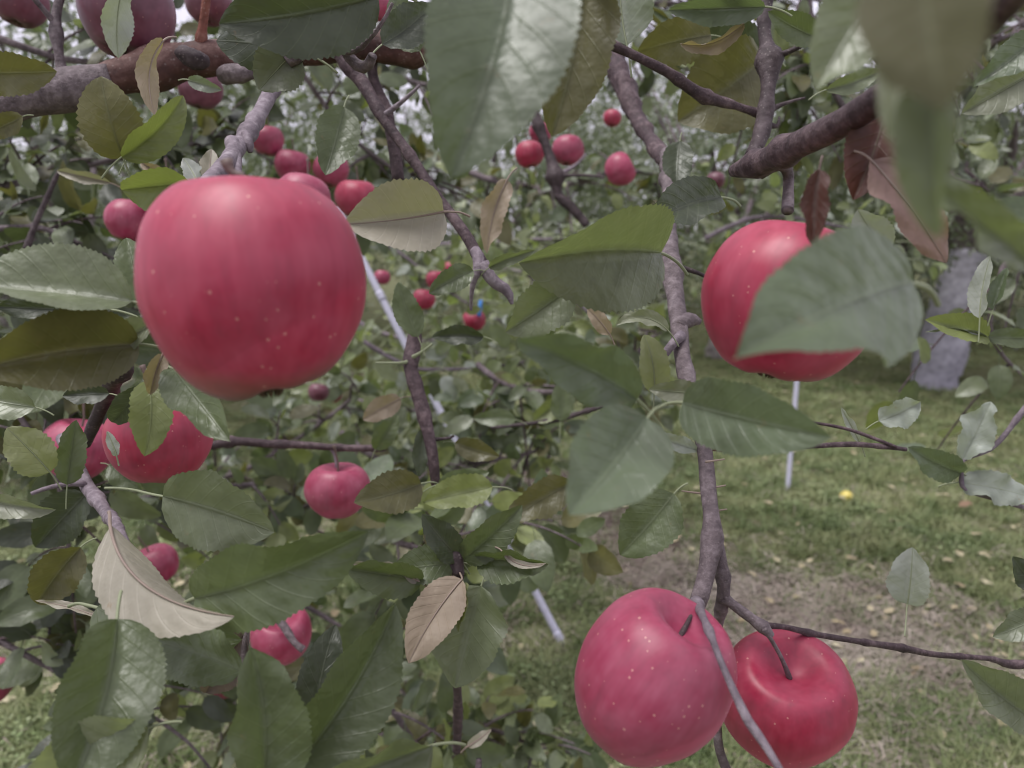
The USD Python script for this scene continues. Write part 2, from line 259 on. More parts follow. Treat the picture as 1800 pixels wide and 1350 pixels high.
def apple(label, x, y, wpx, d=None, axis=(0, 1, 0), mat='apple_red', seed=0, squash=.92, D=.085, stalk=.9, group=None, stalk_mat='stalk_brown', stalk_dir=(0., 0., 1.), stalk_to=None, cav=.3, nth=44, nph=64, dimple=.34, lop=.04, taper=.10):
    """axis: where the stalk end points, in right, up and towards-the-lens terms"""
    d = d or D * FOC / wpx; R = wpx * d / FOC / 2 / 1.03
    o = thing('apple', label, 'apple', P(x, y, d), group)
    a = unit(axis[0] * RT + axis[1] * UP - axis[2] * FW); u = unit(np.cross(a, [.3, .9, .25])); v = np.cross(a, u)
    q = Gf.Matrix4d(*u, 0, *v, 0, *a, 0, 0, 0, 0, 1).ExtractRotationQuat()
    UsdGeom.Xformable(o).AddOrientOp(UsdGeom.XformOp.PrecisionDouble).Set(q)
    V, F, top, bot = apple_mesh(R, seed + 11, squash, nth=nth, nph=nph, dimple=dimple, lop=lop, taper=taper, cav=cav)
    obj('skin', (V, F), M(mat), o)
    if stalk:
        sd = unit(stalk_dir); pts = [top - [0, 0, .03 * R], top + sd * R * .3, top + sd * R * stalk * .7 + np.array([.05, .03, 0]) * R, top + sd * R * stalk + np.array([.12, .04, 0]) * R]
        if stalk_to:
            e = np.array([u, v, a]) @ (P(*stalk_to) - P(x, y, d)); pts = [top - [0, 0, .03 * R], top + (e - top) * .35 + np.array([0, 0, .06]) * R, top + (e - top) * .75 + np.array([0, 0, .04]) * R, e]
        obj('stalk', tube(pts, [.045 * R, .032 * R, .032 * R, .06 * R], 8, 14, .1, seed), M(stalk_mat), o)
    cal = []
    for k in range(5):
        h = 2 * np.pi * k / 5 + seed
        e = np.array([math.cos(h), math.sin(h), 0])
        cal.append(tube([bot + e * .03 * R, bot + e * .1 * R - [0, 0, .05 * R], bot + e * .06 * R - [0, 0, .12 * R]], [.03 * R, .035 * R, .006 * R], 5, 6))
    obj('calyx', merge(cal)[:2], M('calyx_brown'), o)
    return o
# ------------------------------------------------------------------ ground
PATH = np.array([G(*p)[:2] for p in ((820, 800), (960, 850), (1060, 925), (1120, 985), (1230, 1040), (1400, 1085))])
def path_amount(x, y):
    """1 on the trodden earth, 0 in the grass"""
    q = np.stack([x, y], -1); best = np.full(x.shape, 9.)
    for a, b in zip(PATH[:-1], PATH[1:]):
        ab = b - a; t = np.clip(((q - a) @ ab) / (ab @ ab), 0, 1)
        best = np.minimum(best, np.linalg.norm(q - a - t[..., None] * ab, axis=-1))
    w = meshkit.fbm(np.stack([x * 3.2, y * 3.2, x * 0], -1), 4, 3)
    return np.clip(1.25 - (best + (w - .5) * .5) / .32, 0, 1) * np.clip(.15 + 1.3 * meshkit.fbm(np.stack([x * 5, y * 5, x * 0], -1), 3, 13), .2, 1)
def height(x, y): return .05 * (meshkit.fbm(np.stack([x * .8, y * .8, x * 0], -1), 3, 8) - .5) + .02 * (meshkit.fbm(np.stack([x * 7, y * 7, x * 0], -1), 2, 9) - .5)
ax = np.unique(np.r_[np.linspace(-90, -9, 20), np.linspace(-9, 9, 220), np.linspace(9, 90, 20)])
ay = np.unique(np.r_[np.linspace(-30, -1, 10), np.linspace(-1, 12, 200), np.linspace(12, 140, 30)])
X, Y = np.meshgrid(ax, ay, indexing='ij'); Z = height(X, Y)
i_, j_ = np.meshgrid(np.arange(len(ax) - 1), np.arange(len(ay) - 1), indexing='ij'); n_ = len(ay)
F_ = np.stack([i_ * n_ + j_, (i_ + 1) * n_ + j_, (i_ + 1) * n_ + j_ + 1, i_ * n_ + j_ + 1], -1).reshape(-1, 4)
F_ = np.vstack([F_[:, [0, 1, 2]], F_[:, [0, 2, 3]]])
PM = path_amount(X, Y)
usdkit.material(stage, Lk + 'earth_and_turf', {
    'g': ('geometry', {}), 'tc': ('texture_coordinate', {}), 'sx': ('separate_xyz', {}), 'n': ('noise_texture', {'scale': 14., 'detail': 6, 'roughness': .65}), 'n2': ('noise_texture', {'scale': 60., 'detail': 5, 'roughness': .7}),
    'rg': ('rgb_ramp', {'ramp': [(.3, (.05, .055, .025)), (.5, (.1, .11, .05)), (.7, (.18, .17, .095))]}), 're': ('rgb_ramp', {'ramp': [(.3, (.07, .05, .042)), (.5, (.15, .115, .098)), (.72, (.26, .21, .185))]}),
    'a': ('math', {'math_type': 'add'}), 'b': ('math', {'math_type': 'subtract', 'value2': .42}), 'st': ('map_range', {'from_min': .1, 'from_max': .6, 'clamp': True}),
    'm': ('mix', {'mix_type': 'mix'}), 'bp': ('bump', {'strength': .8, 'distance': .02}), 'p': ('principled_bsdf', {'roughness': .95, 'specular_ior_level': .15})},
    [('g.position', 'n.vector'), ('g.position', 'n2.vector'), ('n2.fac', 'rg.fac'), ('n2.fac', 're.fac'), ('tc.UV', 'sx.vector'), ('sx.x', 'a.value1'), ('n.fac', 'a.value2'), ('a.value', 'b.value1'), ('b.value', 'st.value'),
     ('st.result', 'm.fac'), ('rg.color', 'm.color1'), ('re.color', 'm.color2'), ('m.color', 'p.base_color'), ('n2.fac', 'bp.height'), ('bp.normal', 'p.normal')], surface='p.BSDF')
tag(obj('ground', (np.stack([X, Y, Z], -1).reshape(-1, 3), F_), M('earth_and_turf'), None, True, np.stack([PM, PM], -1).reshape(-1, 2)), 'orchard floor of mown turf crossed by a trodden brown strip', 'ground', kind='structure')

def blade_mat(name, c0, c1, c2):
    return usdkit.material(stage, Lk + name, {'g': ('geometry', {}), 'oi': ('object_info', {}), 'n': ('noise_texture', {'scale': 3.5, 'detail': 5, 'roughness': .65}), 'a': ('math', {'math_type': 'add'}), 'a2': ('math', {'math_type': 'multiply_add', 'value2': 1.1}),
        'r': ('rgb_ramp', {'ramp': [(.25, c0), (.55, c1), (.85, c2)]}), 'm3': ('math', {'math_type': 'multiply', 'value2': .22}),
        'p': ('principled_bsdf', {'roughness': .5, 'specular_ior_level': .4})},
        [('g.position', 'n.vector'), ('g.random_per_island', 'a.value1'), ('oi.random', 'a.value2'), ('a.value', 'm3.value1'), ('n.fac', 'a2.value1'), ('m3.value', 'a2.value3'), ('a2.value', 'r.fac'), ('r.color', 'p.base_color')], surface='p.BSDF')
blade_mat('grass_blades', (.045, .075, .022), (.095, .135, .042), (.21, .225, .1))
blade_mat('broad_weeds', (.08, .12, .045), (.15, .2, .08), (.25, .28, .14))
blade_mat('dry_litter', (.14, .105, .085), (.235, .19, .155), (.38, .335, .28))
def ribbon(p, d, w, L, bend, rg, flat=.0):
    side = unit(np.cross(d, [0, 0, 1]) + rg.normal(0, .2, 3)); V = []
    for k, t in enumerate((0, .45, .8, 1)):
        c = p + np.array([d[0], d[1], 0]) * L * t * (.3 + bend * t) + np.array([0, 0, 1]) * L * (t - flat * t - bend * .55 * t * t)
        ww = w * (1 - t ** 2) + .0003
        V += [c - side * ww / 2, c + side * ww / 2]
    F = []
    for k in range(3): F += [(2 * k, 2 * k + 1, 2 * k + 3), (2 * k, 2 * k + 3, 2 * k + 2)]
    return np.array(V), np.array(F)
def tuft(kind, seed):
    rg = np.random.default_rng(seed); parts = []
    if kind == 'grass':
        for _ in range(16):
            a = rg.uniform(0, 6.28); parts.append(ribbon(np.r_[rg.normal(0, .022, 2), -.008], np.array([math.cos(a), math.sin(a), 0]), rg.uniform(.0022, .0042), rg.uniform(.035, .085), rg.uniform(.2, 1.1), rg))
    elif kind == 'weed':
        for _ in range(9):
            a = rg.uniform(0, 6.28); d = np.array([math.cos(a), math.sin(a), 0]); r = rg.uniform(.008, .03); z = rg.uniform(.012, .05)
            n = unit(np.array([0, 0, 1]) + rg.normal(0, .35, 3)); L = rg.uniform(.008, .018)
            V, F, U, c, _u = blade(d * r + [0, 0, z], d * (r + L) + [0, 0, z - .004], n, .7, 12, 12, nt=5, ns=1, tooth=0, seed=int(rg.integers(1e6)), quilt=0)
            parts.append((V, F)); parts.append(ribbon(np.array([0, 0, -.005]), d, .0016, z + .01, r / (z + .01), rg))
    elif kind == 'fallen leaf':
        V, F, U, c, _u = blade((-.024, 0, .03), (.026, .004, .034), unit(np.array([rg.normal(0, .3), rg.normal(0, .3), 1])), .5, rg.uniform(0, 45), rg.uniform(0, 45), rg.uniform(-.1, .1), .05, .06, seed, nt=8, ns=2, tooth=.02)
        parts.append((V, F))
    else:
        for _ in range(12):
            a = rg.uniform(0, 6.28); d = np.array([math.cos(a), math.sin(a), 0])
            parts.append(ribbon(np.r_[rg.normal(0, .045, 2), rg.uniform(.006, .035)], d, rg.uniform(.0018, .004), rg.uniform(.03, .09), rg.uniform(.6, 1.2), rg, flat=.85))
    return merge(parts)[:2]
def scatter(name, label, kind, mat, count, weight, seed, smin, smax, dmax=11.):
    rg = np.random.default_rng(seed); pi = UsdGeom.PointInstancer.Define(stage, '/World/' + name)
    for k in range(4):
        m = obj('tuft', tuft(kind, seed + k), M(mat), pi.GetPrim()); pi.GetPrototypesRel().AddTarget(m.GetPath())
    d = np.exp(rg.uniform(math.log(1.15), math.log(dmax), count * 4)) if dmax > 6 else rg.uniform(1.1, dmax, count * 4)
    x = rg.uniform(-1, 1, count * 4) * (.78 * d + .4); keep = rg.uniform(0, 1, count * 4) < weight(x, d); x, d = x[keep][:count], d[keep][:count]
    z = height(x, d); s = rg.uniform(smin, smax, len(x)) * (.75 + .5 * meshkit.fbm(np.stack([x * 1.7, d * 1.7, x * 0], -1), 3, 21))
    pi.CreatePositionsAttr(Vt.Vec3fArray.FromNumpy(np.stack([x, d, z], -1).astype(np.float32)))
    pi.CreateProtoIndicesAttr(Vt.IntArray.FromNumpy(rg.integers(0, 4, len(x)).astype(np.int32)))
    pi.CreateScalesAttr(Vt.Vec3fArray.FromNumpy(np.repeat(s[:, None], 3, 1).astype(np.float32)))
    h = rg.uniform(0, 2 * np.pi, len(x)) / 2
    pi.CreateOrientationsAttr(Vt.QuathArray([Gf.Quath(float(c), 0, 0, float(t)) for c, t in zip(np.cos(h), np.sin(h))]))
    tag(pi.GetPrim(), label, kind if kind != 'litter' else 'dry grass', kind='stuff')
def along(pts, x, y, w):
    q = np.stack([x, y], -1); best = np.full(x.shape, 9.)
    for a, b in zip(pts[:-1], pts[1:]):
        ab = b - a; t = np.clip(((q - a) @ ab) / (ab @ ab), 0, 1); best = np.minimum(best, np.linalg.norm(q - a - t[..., None] * ab, axis=-1))
    return np.exp(-(best / w) ** 2)
RANK = [np.array([G(*p)[:2] for p in l]) for l in (((930, 880), (1000, 1000), (1010, 1120), (900, 1250)), ((1300, 820), (1430, 880), (1600, 940)), ((1260, 1010), (1450, 1080), (1700, 1200), (1850, 1300)))]
def lush(x, y): return meshkit.fbm(np.stack([x * 1.3, y * 1.3, x * 0], -1), 4, 31) + .3 * along(RANK[0], x, y, .16) + .3 * along(RANK[1], x, y, .22)
scatter('grass', 'short uneven green grass covering the orchard floor', 'grass', 'grass_blades', 30000, lambda x, y: np.clip(1 - .93 * path_amount(x, y), 0, 1) * np.clip((lush(x, y) - .25) * 3.2, .25, 1), 41, .6, 1.25)
scatter('ground_weeds', 'small broad leaved weeds and clover between the grass', 'weed', 'broad_weeds', 5000, lambda x, y: np.clip(1 - 1.0 * path_amount(x, y), 0, 1) * np.clip((lush(x, y) - .5) * 5, 0, .8), 51, .5, 1.2)
scatter('dry_clippings', 'pale dry clippings strewn over the turf and the trodden strip', 'litter', 'dry_litter', 8500, lambda x, y: np.clip(.1 + .8 * path_amount(x, y) + .6 * along(RANK[2], x, y, .4), 0, 1) * np.clip((lush(x, y + 7) - .3) * 4, .1, 1), 61, .6, 1.2)

blade_mat('fallen_leaf_tones', (.14, .09, .055), (.27, .22, .13), (.42, .38, .25))
scatter('leaf_litter', 'pale and brown fallen leaves scattered through the grass', 'fallen leaf', 'fallen_leaf_tones', 900, lambda x, y: np.clip((lush(x + 3, y + 2) - .3) * 3, .15, 1), 71, .5, 1.2)

# ------------------------------------------------------------------ orchard trees
def crown_mat(name, f):
  usdkit.material(stage, Lk + name, {'g': ('geometry', {}), 'oi': ('object_info', {}), 'n': ('noise_texture', {'scale': 1.6, 'detail': 3}), 'a': ('math', {'math_type': 'multiply_add', 'value2': .55}), 'b': ('math', {'math_type': 'multiply', 'value2': .5}),
    'r': ('rgb_ramp', {'ramp': [(x_, tuple(v_ * f for v_ in c_)) for x_, c_ in [(.15, (.05, .068, .032)), (.36, (.105, .13, .062)), (.56, (.18, .205, .105)), (.72, (.26, .275, .155)), (.9, (.32, .3, .15))]]}),
    'lo': ('mix', {'mix_type': 'mix', 'fac': .6, 'color2': (.27, .29, .22)}), 'sd': ('mix', {'mix_type': 'mix'}),
    'p': ('principled_bsdf', {'roughness': .38, 'specular_ior_level': .7}), 't': ('translucent_bsdf', {'color': (.16 * f, .22 * f, .05 * f)}), 'x': ('mix_closure', {'fac': .22})},
    [('g.position', 'n.vector'), ('g.random_per_island', 'a.value1'), ('n.fac', 'b.value1'), ('b.value', 'a.value3'), ('a.value', 'r.fac'), ('r.color', 'lo.color1'), ('g.backfacing', 'sd.fac'), ('r.color', 'sd.color1'), ('lo.color', 'sd.color2'),
     ('sd.color', 'p.base_color'), ('p.BSDF', 'x.closure1'), ('t.BSDF', 'x.closure2')], surface='x.closure')
crown_mat('crown_leaves', 1.05); crown_mat('bush_leaves', .4)
LT = np.array([[0, 0, 0], [-.2, .3, .03], [0, .3, -.03], [.2, .3, .03], [-.2, .65, .02], [0, .65, -.05], [.2, .65, .02], [0, 1, -.1]])
LF = np.array([[0, 2, 1], [0, 3, 2], [1, 2, 5], [1, 5, 4], [2, 3, 6], [2, 6, 5], [4, 5, 7], [5, 6, 7]])
def leaf_cloud(P0, A, N, L):
    """many small folded leaves: base points, directions, face normals, lengths"""
    A = A / np.linalg.norm(A, axis=1)[:, None]; N = N - A * (A * N).sum(1)[:, None]; N /= np.linalg.norm(N, axis=1)[:, None]; W = np.cross(A, N)
    V = P0[:, None] + (W[:, None] * LT[None, :, 0, None] + A[:, None] * LT[None, :, 1, None] + N[:, None] * LT[None, :, 2, None]) * L[:, None, None]
    F = LF[None] + 8 * np.arange(len(P0))[:, None, None]
    return V.reshape(-1, 3), F.reshape(-1, 3)
def make_tree(label, cat, x, y, H, R, seed, trunk_r=.09, clear=.75, shoots=620, mat='bark_trunk', lean=(0, 0), group=None, leaf=.068, name='apple_tree', crown='crown_leaves'):
    rg = np.random.default_rng(seed); t = thing(name, label, cat, (x, y, height(np.array([x]), np.array([y]))[0]), group)
    top = np.array([lean[0], lean[1], clear + .35])
    obj('trunk', tube([[0, 0, -.08], [lean[0] * .1, lean[1] * .1, .12], [lean[0] * .5, lean[1] * .5, .55 * (clear + .35)], top], [trunk_r * 1.5, trunk_r * 1.1, trunk_r, trunk_r * .9], 14, 30, .18, seed, 3, 14.), M(mat), t)
    ends = []
    for k in range(8):
        a = 6.28 * k / 8 + rg.uniform(-.3, .3); r = R * rg.uniform(.55, .85); z = clear + (H - clear) * rg.uniform(.35, .9)
        q = [top * .9, top + np.array([math.cos(a) * r * .4, math.sin(a) * r * .4, (z - top[2]) * .45 + .1]), np.array([math.cos(a) * r, math.sin(a) * r, z])]
        obj('limb', tube(q, [trunk_r * .6, trunk_r * .38, .008], 8, 18, .15, seed + k, 3, 20.), M('bark_grey'), t); ends.append(q)
    P0, A, N, L = [], [], [], []
    n = 0
    while n < shoots:
        u = rg.normal(0, 1, 3); u /= np.linalg.norm(u); rr = rg.uniform(.25, 1) ** .6
        c = np.array([u[0] * R * rr, u[1] * R * rr, clear + (H - clear) * (.5 + .5 * u[2] * rr)])
        if meshkit.noise(c * 2.3 + seed, seed) < .35 + .3 * max(0, u[2] * rr): continue
        n += 1
        d = unit(np.array([u[0], u[1], .35 + .5 * u[2]]) + rg.normal(0, .45, 3)); Ls = rg.uniform(.14, .4); m = int(rg.integers(8, 17))
        s = np.linspace(.1, 1, m); az = np.arange(m) * 2.4 + rg.uniform(0, 6)
        e1 = unit(np.cross(d, [.2, .3, .9])); e2 = np.cross(d, e1)
        out = np.cos(az)[:, None] * e1 + np.sin(az)[:, None] * e2
        P0.append(c + d * (s * Ls)[:, None] + out * .012 - np.array([0, 0, 1]) * (.18 * Ls * s ** 2)[:, None])
        A.append(out + d * rg.uniform(.1, .7, (m, 1)) + rg.normal(0, .25, (m, 3)) - [0, 0, .35]); N.append(np.array([u[0] * 1.1, u[1] * 1.1, .85]) + out * .3 + rg.normal(0, .5, (m, 3))); L.append(leaf * rg.uniform(.6, 1.25, m))
    V, F = leaf_cloud(np.vstack(P0), np.vstack(A), np.vstack(N), np.concatenate(L))
    tag(obj('crown', (V, F), M(crown), t, False), kind='stuff')
    return t
def at(px, d): return (px - 900) / FOC * d / math.cos(PITCH) * 1., d
near = {}
def tree_at(px, d, *a, **k): x = (px - 900) / FOC * d; return make_tree(k.pop('label'), 'tree', x, d, *a, **k)
tree_at(1655, 6.6, 3.3, 1.5, 71, trunk_r=.155, clear=.85, shoots=800, mat='white_wash', lean=(.22, .05), label='old apple tree with a whitewashed leaning trunk at the right')
tree_at(860, 9.4, 3.7, 2.0, 72, trunk_r=.07, clear=.7, shoots=1000, label='apple tree with a loose bright crown behind the middle of the picture')
tree_at(150, 4.8, 3.1, 1.7, 73, trunk_r=.06, clear=.35, shoots=900, label='leafy apple tree behind the left side, white sky showing through its top')
tree_at(430, 7.8, 3.6, 1.9, 74, trunk_r=.08, clear=.3, shoots=1000, label='apple tree farther back behind the largest apple')
tree_at(1270, 8.2, 3.8, 2.1, 75, trunk_r=.08, clear=.3, shoots=1300, label='apple tree farther back between the hanging branch and the whitewashed trunk')
tree_at(1560, 10.2, 3.9, 2.0, 79, trunk_r=.1, clear=.1, shoots=1500, leaf=.06, name='bush', crown='bush_leaves', label='dark bush directly behind the half hidden right apple')
b1 = tree_at(1850, 8.8, 4.2, 2.1, 76, trunk_r=.1, clear=.1, shoots=1700, leaf=.06, crown='bush_leaves', name='bush', label='dense dark bush behind the whitewashed trunk at the right')
FAR = 'orchard trees in the rows at the back'
proto = make_tree('apple tree in the back rows of the orchard', 'tree', -4.2, 9.5, 3.9, 2.3, 77, shoots=1100, group=FAR, clear=.2)
k_ = 0
for (x, y, sc, rz) in ((-7.2, 10.5, 1., 40), (-1.4, 12., .95, 100), (2.6, 12.5, 1.1, 200), (5.2, 12.2, 1.25, 290), (8.8, 11.8, 1.25, 20), (-5, 14, 1.05, 220), (0.5, 14.5, 1.15, 310), (4.5, 15.5, 1.4, 60), (9.5, 15.5, 1.4, 150), ):
    r = UsdGeom.Xform.Define(stage, path_for(None, 'apple_tree')); r.GetPrim().GetReferences().AddInternalReference(proto.GetPath())
    r.ClearXformOpOrder(); r.AddTranslateOp().Set(Gf.Vec3d(x, y, 0)); r.AddRotateZOp().Set(rz); r.AddScaleOp().Set(Gf.Vec3f(sc, sc, sc)); r.GetPrim().SetInstanceable(True)
    tag(r.GetPrim(), 'apple tree in the back rows of the orchard', 'tree', FAR)

# ------------------------------------------------------------------ poles and small things on the ground
t = thing('prop_pole', 'long white metal pole leaning across the middle, its foot left of the front apples', 'pole')
foot = G(990, 1135); dg = (foot - C) @ FW
q = [P(988, 1130, dg), P(900, 962, dg + .05), P(715, 610, dg + .16), P(640, 462, dg + .2), P(560, 300, dg + .26)]
obj('pole', tube(q, [.0125] * 5, 16, 60, .0), M('white_paint'), t)
obj('foot', tube([q[0] + (q[0] - q[1]) * .05, q[0], q[0] + (q[1] - q[0]) * .12], [.0135, .014, .0135], 16, 8), M('white_paint'), t)
obj('collar', tube([q[2] + (q[3] - q[2]) * .55, q[2] + (q[3] - q[2]) * .65], [.0145, .0145], 16, 6), M('white_paint'), t)
t = thing('white_stake', 'thin white stake standing in the grass below the half hidden apple', 'stake')
g = G(1384, 866); dg = (g - C) @ FW
obj('stake', tube([P(1384, 868, dg), P(1391, 780, dg), P(1399, 690, dg), P(1408, 560, dg)], [.0125] * 4, 12, 20), M('white_paint'), t)
obj('pointed_foot', tube([P(1384, 866, dg), P(1383, 878, dg)], [.0125, .003], 12, 6), M('white_paint'), t)
g = G(1487, 884)
V, F, top, bot = apple_mesh(.034, 5, nth=20, nph=28)
t = thing('fallen_apple', 'yellow apple lying in the grass at the right', 'apple', g + [0, 0, .03])
obj('skin', (V[:, [0, 2, 1]], F[:, ::-1]), M('yellow_fruit'), t); obj('stalk', tube([top[[0, 2, 1]], top[[0, 2, 1]] * 1.4], [.002, .0024], 6, 5), M('stalk_brown'), t)
V, F, U, c, _u = blade(G(1684, 904) + [0, 0, .04], G(1708, 902) + [0, 0, .05], (0, -.3, 1), .5, 25, 25, .1, wave=.05, nt=20, ns=3, seed=3)
tag(obj('fallen_leaf', (V, F), M('fallen_leaf'), None, True, U), 'rust coloured fallen leaf lying on the grass near the right edge', 'leaf')

# ------------------------------------------------------------------ leafy boughs behind the named branches
def bough(label, pts, n_shoots, seed, w=12, mat='bark_grey', mats=('leaf_green', 'leaf_green', 'leaf_sage', 'leaf_olive', 'leaf_dark', 'leaf_blue', 'leaf_lime'), size=.068, spread=.2, dens=7):
    if mats is PL: mat, w = 'bark_lavender', w * .7
    t = thing('leafy_bough', label, 'branch'); rg = np.random.default_rng(seed)
    Q = spline(np.array([[*P(x, y, d)] for x, y, d in pts]), 60); dm = np.mean([p[2] for p in pts]); r0 = w * dm / FOC / 2
    obj('branch_wood', tube(Q[::6], np.linspace(r0, r0 * .5, len(Q[::6])), 9, 50, .15, seed, 6, 50.), M(mat), t)
    tot = 0
    for k in range(n_shoots):
        i = int(rg.uniform(2, 58)); d0 = unit(Q[min(i + 1, 59)] - Q[i - 1])
        d = unit(d0 * rg.uniform(-.2, .9) + rg.normal(0, 1, 3) * [1, .7, .8] + [0, 0, .25]); L = spread * rg.uniform(.35, 1.1)
        s = np.linspace(0, 1, 6); bend = np.array([0, 0, -1]) * .3 * L
        S = Q[i] + d * (s * L)[:, None] + bend * (s ** 2)[:, None]
        obj('shoot', tube(S, np.linspace(r0 * .45, r0 * .2, 6), 6, 10, .1, seed + k, 2, 60.), M('petiole_green' if mats is PL else mat if rg.random() < .6 else 'bark_plum'), t)
        m = int(rg.integers(dens - 2, dens + 3)); az = rg.uniform(0, 6.28); e1 = unit(np.cross(d, [.2, .3, .9])); e2 = np.cross(d, e1)
        for j in range(m):
            if tot >= 295: break
            u = rg.uniform(.15, 1.) if j else 1.; p = S[0] + d * u * L + bend * u * u; az += 2.4
            out = math.cos(az) * e1 + math.sin(az) * e2; a = unit(out + d * rg.uniform(.2, .9) + [0, 0, rg.uniform(-.8, .1)] + rg.normal(0, .2, 3))
            n = np.array([0, -1.15, .85]) + out * .35 + rg.normal(0, .5, 3); ll = size * rg.uniform(.62, 1.2); st = p + a * ll * rg.uniform(.2, .35)
            V, F, U, c, _u = blade(st, st + a * ll, n, rg.uniform(.48, .66), rg.uniform(4, 34), rg.uniform(4, 34), rg.uniform(-.03, .11), rg.uniform(-.05, .05), .025, int(rg.integers(1e6)), nt=12, ns=2, tooth=.02, twist=rg.uniform(-35, 35))
            pv, pf = tube(np.vstack([p, (p + st) / 2 + [0, 0, .003], c[0], c[2]]), [.0009, .0008, .0008, .0005], 4, 6)
            V2 = np.vstack([V, pv]); F2 = np.vstack([F, pf + len(V)]); U2 = np.vstack([U, np.tile([.5, 0.], (len(pv), 1))])
            obj('leaf', (V2, F2), M(mats[int(rg.integers(len(mats)))]), t, True, U2); tot += 1
    return t
GR = ('leaf_green', 'leaf_green', 'leaf_olive', 'leaf_dark', 'leaf_dark', 'leaf_sage')
PL = ('leaf_pale', 'leaf_pale', 'leaf_fresh', 'leaf_fresh', 'leaf_lime', 'leaf_silver', 'leaf_sage')
BT = ('leaf_green', 'leaf_sage', 'leaf_blue', 'leaf_lime', 'leaf_green', 'leaf_olive')
bough('leafy bough left of the fruiting spur, behind the olive leaf pair', [(-80, 350, 1.35), (120, 300, 1.45), (330, 255, 1.6), (470, 250, 1.7)], 24, 201, mats=GR)
bough('leafy bough above the thick limb in the top left corner', [(-60, 40, 1.15), (150, 110, 1.25), (420, 60, 1.4), (560, -60, 1.5)], 16, 202, mats=GR)
bough('leafy bough behind the green hanging leaf and the two thin shoots', [(440, -60, 1.7), (540, 140, 1.7), (640, 260, 1.75), (760, 330, 1.8)], 22, 203)
bough('leafy bough behind the folded cream leaf, reaching the far apple trio', [(560, 380, 3.3), (680, 430, 3.2), (800, 520, 3.2), (960, 600, 3.2)], 42, 204, mats=PL, spread=.42)
bough('leafy bough behind the olive leaves at the top right', [(1000, -60, 1.5), (1160, 90, 1.55), (1320, 140, 1.6), (1480, 60, 1.7)], 22, 205, mats=BT)
bough('leafy bough behind the slanting branch at the right', [(1420, -60, 1.5), (1460, 150, 1.55), (1560, 260, 1.6), (1760, 330, 1.7)], 18, 206)
bough('leafy bough around the foot of the bare shoot by the white pole', [(560, 690, 2.8), (720, 720, 2.7), (840, 740, 2.7), (930, 790, 2.6)], 36, 207, mats=PL, spread=.26)
bough('leafy bough around the thin broken twig in the centre', [(840, 640, 1.9), (960, 690, 1.8), (1080, 650, 1.8), (1170, 560, 1.8)], 18, 208, mats=BT)
bough('leafy bough behind the drooping lavender twig at the lower left', [(-80, 620, .95), (40, 740, .95), (110, 880, .95), (120, 1020, 1.)], 22, 209, mats=GR)
bough('leafy bough behind the tall leaves in the bottom left corner', [(-80, 1080, 1.1), (60, 1160, 1.1), (220, 1230, 1.15), (360, 1330, 1.2)], 16, 210, mats=GR)
bough('leafy bough behind the rosette of leaves in the lower middle', [(690, 950, 1.2), (760, 970, 1.15), (830, 950, 1.1), (930, 890, 1.1)], 14, 211, mats=BT)
bough('leafy bough at the bottom under the tan folded leaf', [(560, 1180, 1.2), (680, 1240, 1.2), (740, 1330, 1.25), (780, 1420, 1.3)], 12, 212, mats=BT)
bough('leafy bough at the far left behind the sage leaf', [(-80, 420, 1.2), (60, 400, 1.2), (180, 470, 1.25), (240, 560, 1.3)], 16, 213, mats=GR)
bough('leafy bough behind the thin level twig left of centre', [(300, 860, 2.4), (420, 830, 2.4), (540, 760, 2.5), (640, 680, 2.5)], 20, 214, mats=BT)
bough('leafy bough beside the whitewashed trunk at the right edge', [(1860, 420, 1.2), (1760, 480, 1.2), (1740, 560, 1.25), (1800, 660, 1.3)], 5, 215, mats=BT)
bough('airy bough of pale leaves between the hanging branch and the bare shoot', [(880, 470, 2.6), (1000, 520, 2.5), (1100, 620, 2.5), (1190, 680, 2.5)], 30, 217, mats=PL, spread=.3)
bough('airy bough left of the whitewashed trunk behind the half hidden apple', [(1240, 420, 2.6), (1350, 380, 2.6), (1480, 400, 2.7), (1600, 470, 2.8)], 20, 218, mats=PL, spread=.28)
bough('thin bough of small leaves behind the heart shaped apple', [(360, 1000, 1.9), (480, 1040, 1.9), (620, 1120, 1.9), (700, 1230, 2.)], 14, 219, mats=BT, spread=.26)
bough('pale tangle of small leaves low in the centre, behind the thin broken twig', [(700, 640, 3.6), (830, 620, 3.5), (960, 650, 3.4), (1120, 640, 3.4)], 40, 220, mats=PL, spread=.4)
bough('pale tangle of small leaves under the lone small apple', [(620, 560, 3.9), (760, 600, 3.8), (900, 560, 3.8), (1040, 500, 3.8)], 40, 221, mats=PL, spread=.4)
bough('pale leafy bough behind the far apple trio and the tip of the long shoot', [(640, 400, 4.2), (800, 430, 4.), (960, 420, 4.), (1140, 440, 4.)], 40, 222, mats=PL, spread=.45)
bough('leafy bough behind the rusty end of the limb, sky gleaming between its leaves', [(540, 60, 2.1), (660, 120, 2.1), (760, 150, 2.1), (880, 120, 2.2)], 22, 223, mats=GR, spread=.3)
bough('leafy bough along the top edge between the big blurred leaf and the corner leaf', [(960, -30, 2.4), (1150, 10, 2.4), (1350, -10, 2.4), (1560, 40, 2.4)], 34, 224, mats=GR, spread=.36)
bough('leafy bough behind the pale leaves in the top right corner', [(1560, 40, 1.9), (1680, 90, 1.9), (1780, 60, 1.9), (1900, 20, 1.9)], 18, 225, mats=GR, spread=.3)
bough('leafy bough low in the middle between the bare shoot and the rosette', [(600, 760, 1.9), (720, 820, 1.85), (860, 810, 1.85), (980, 780, 1.9)], 24, 226, mats=BT, spread=.24)
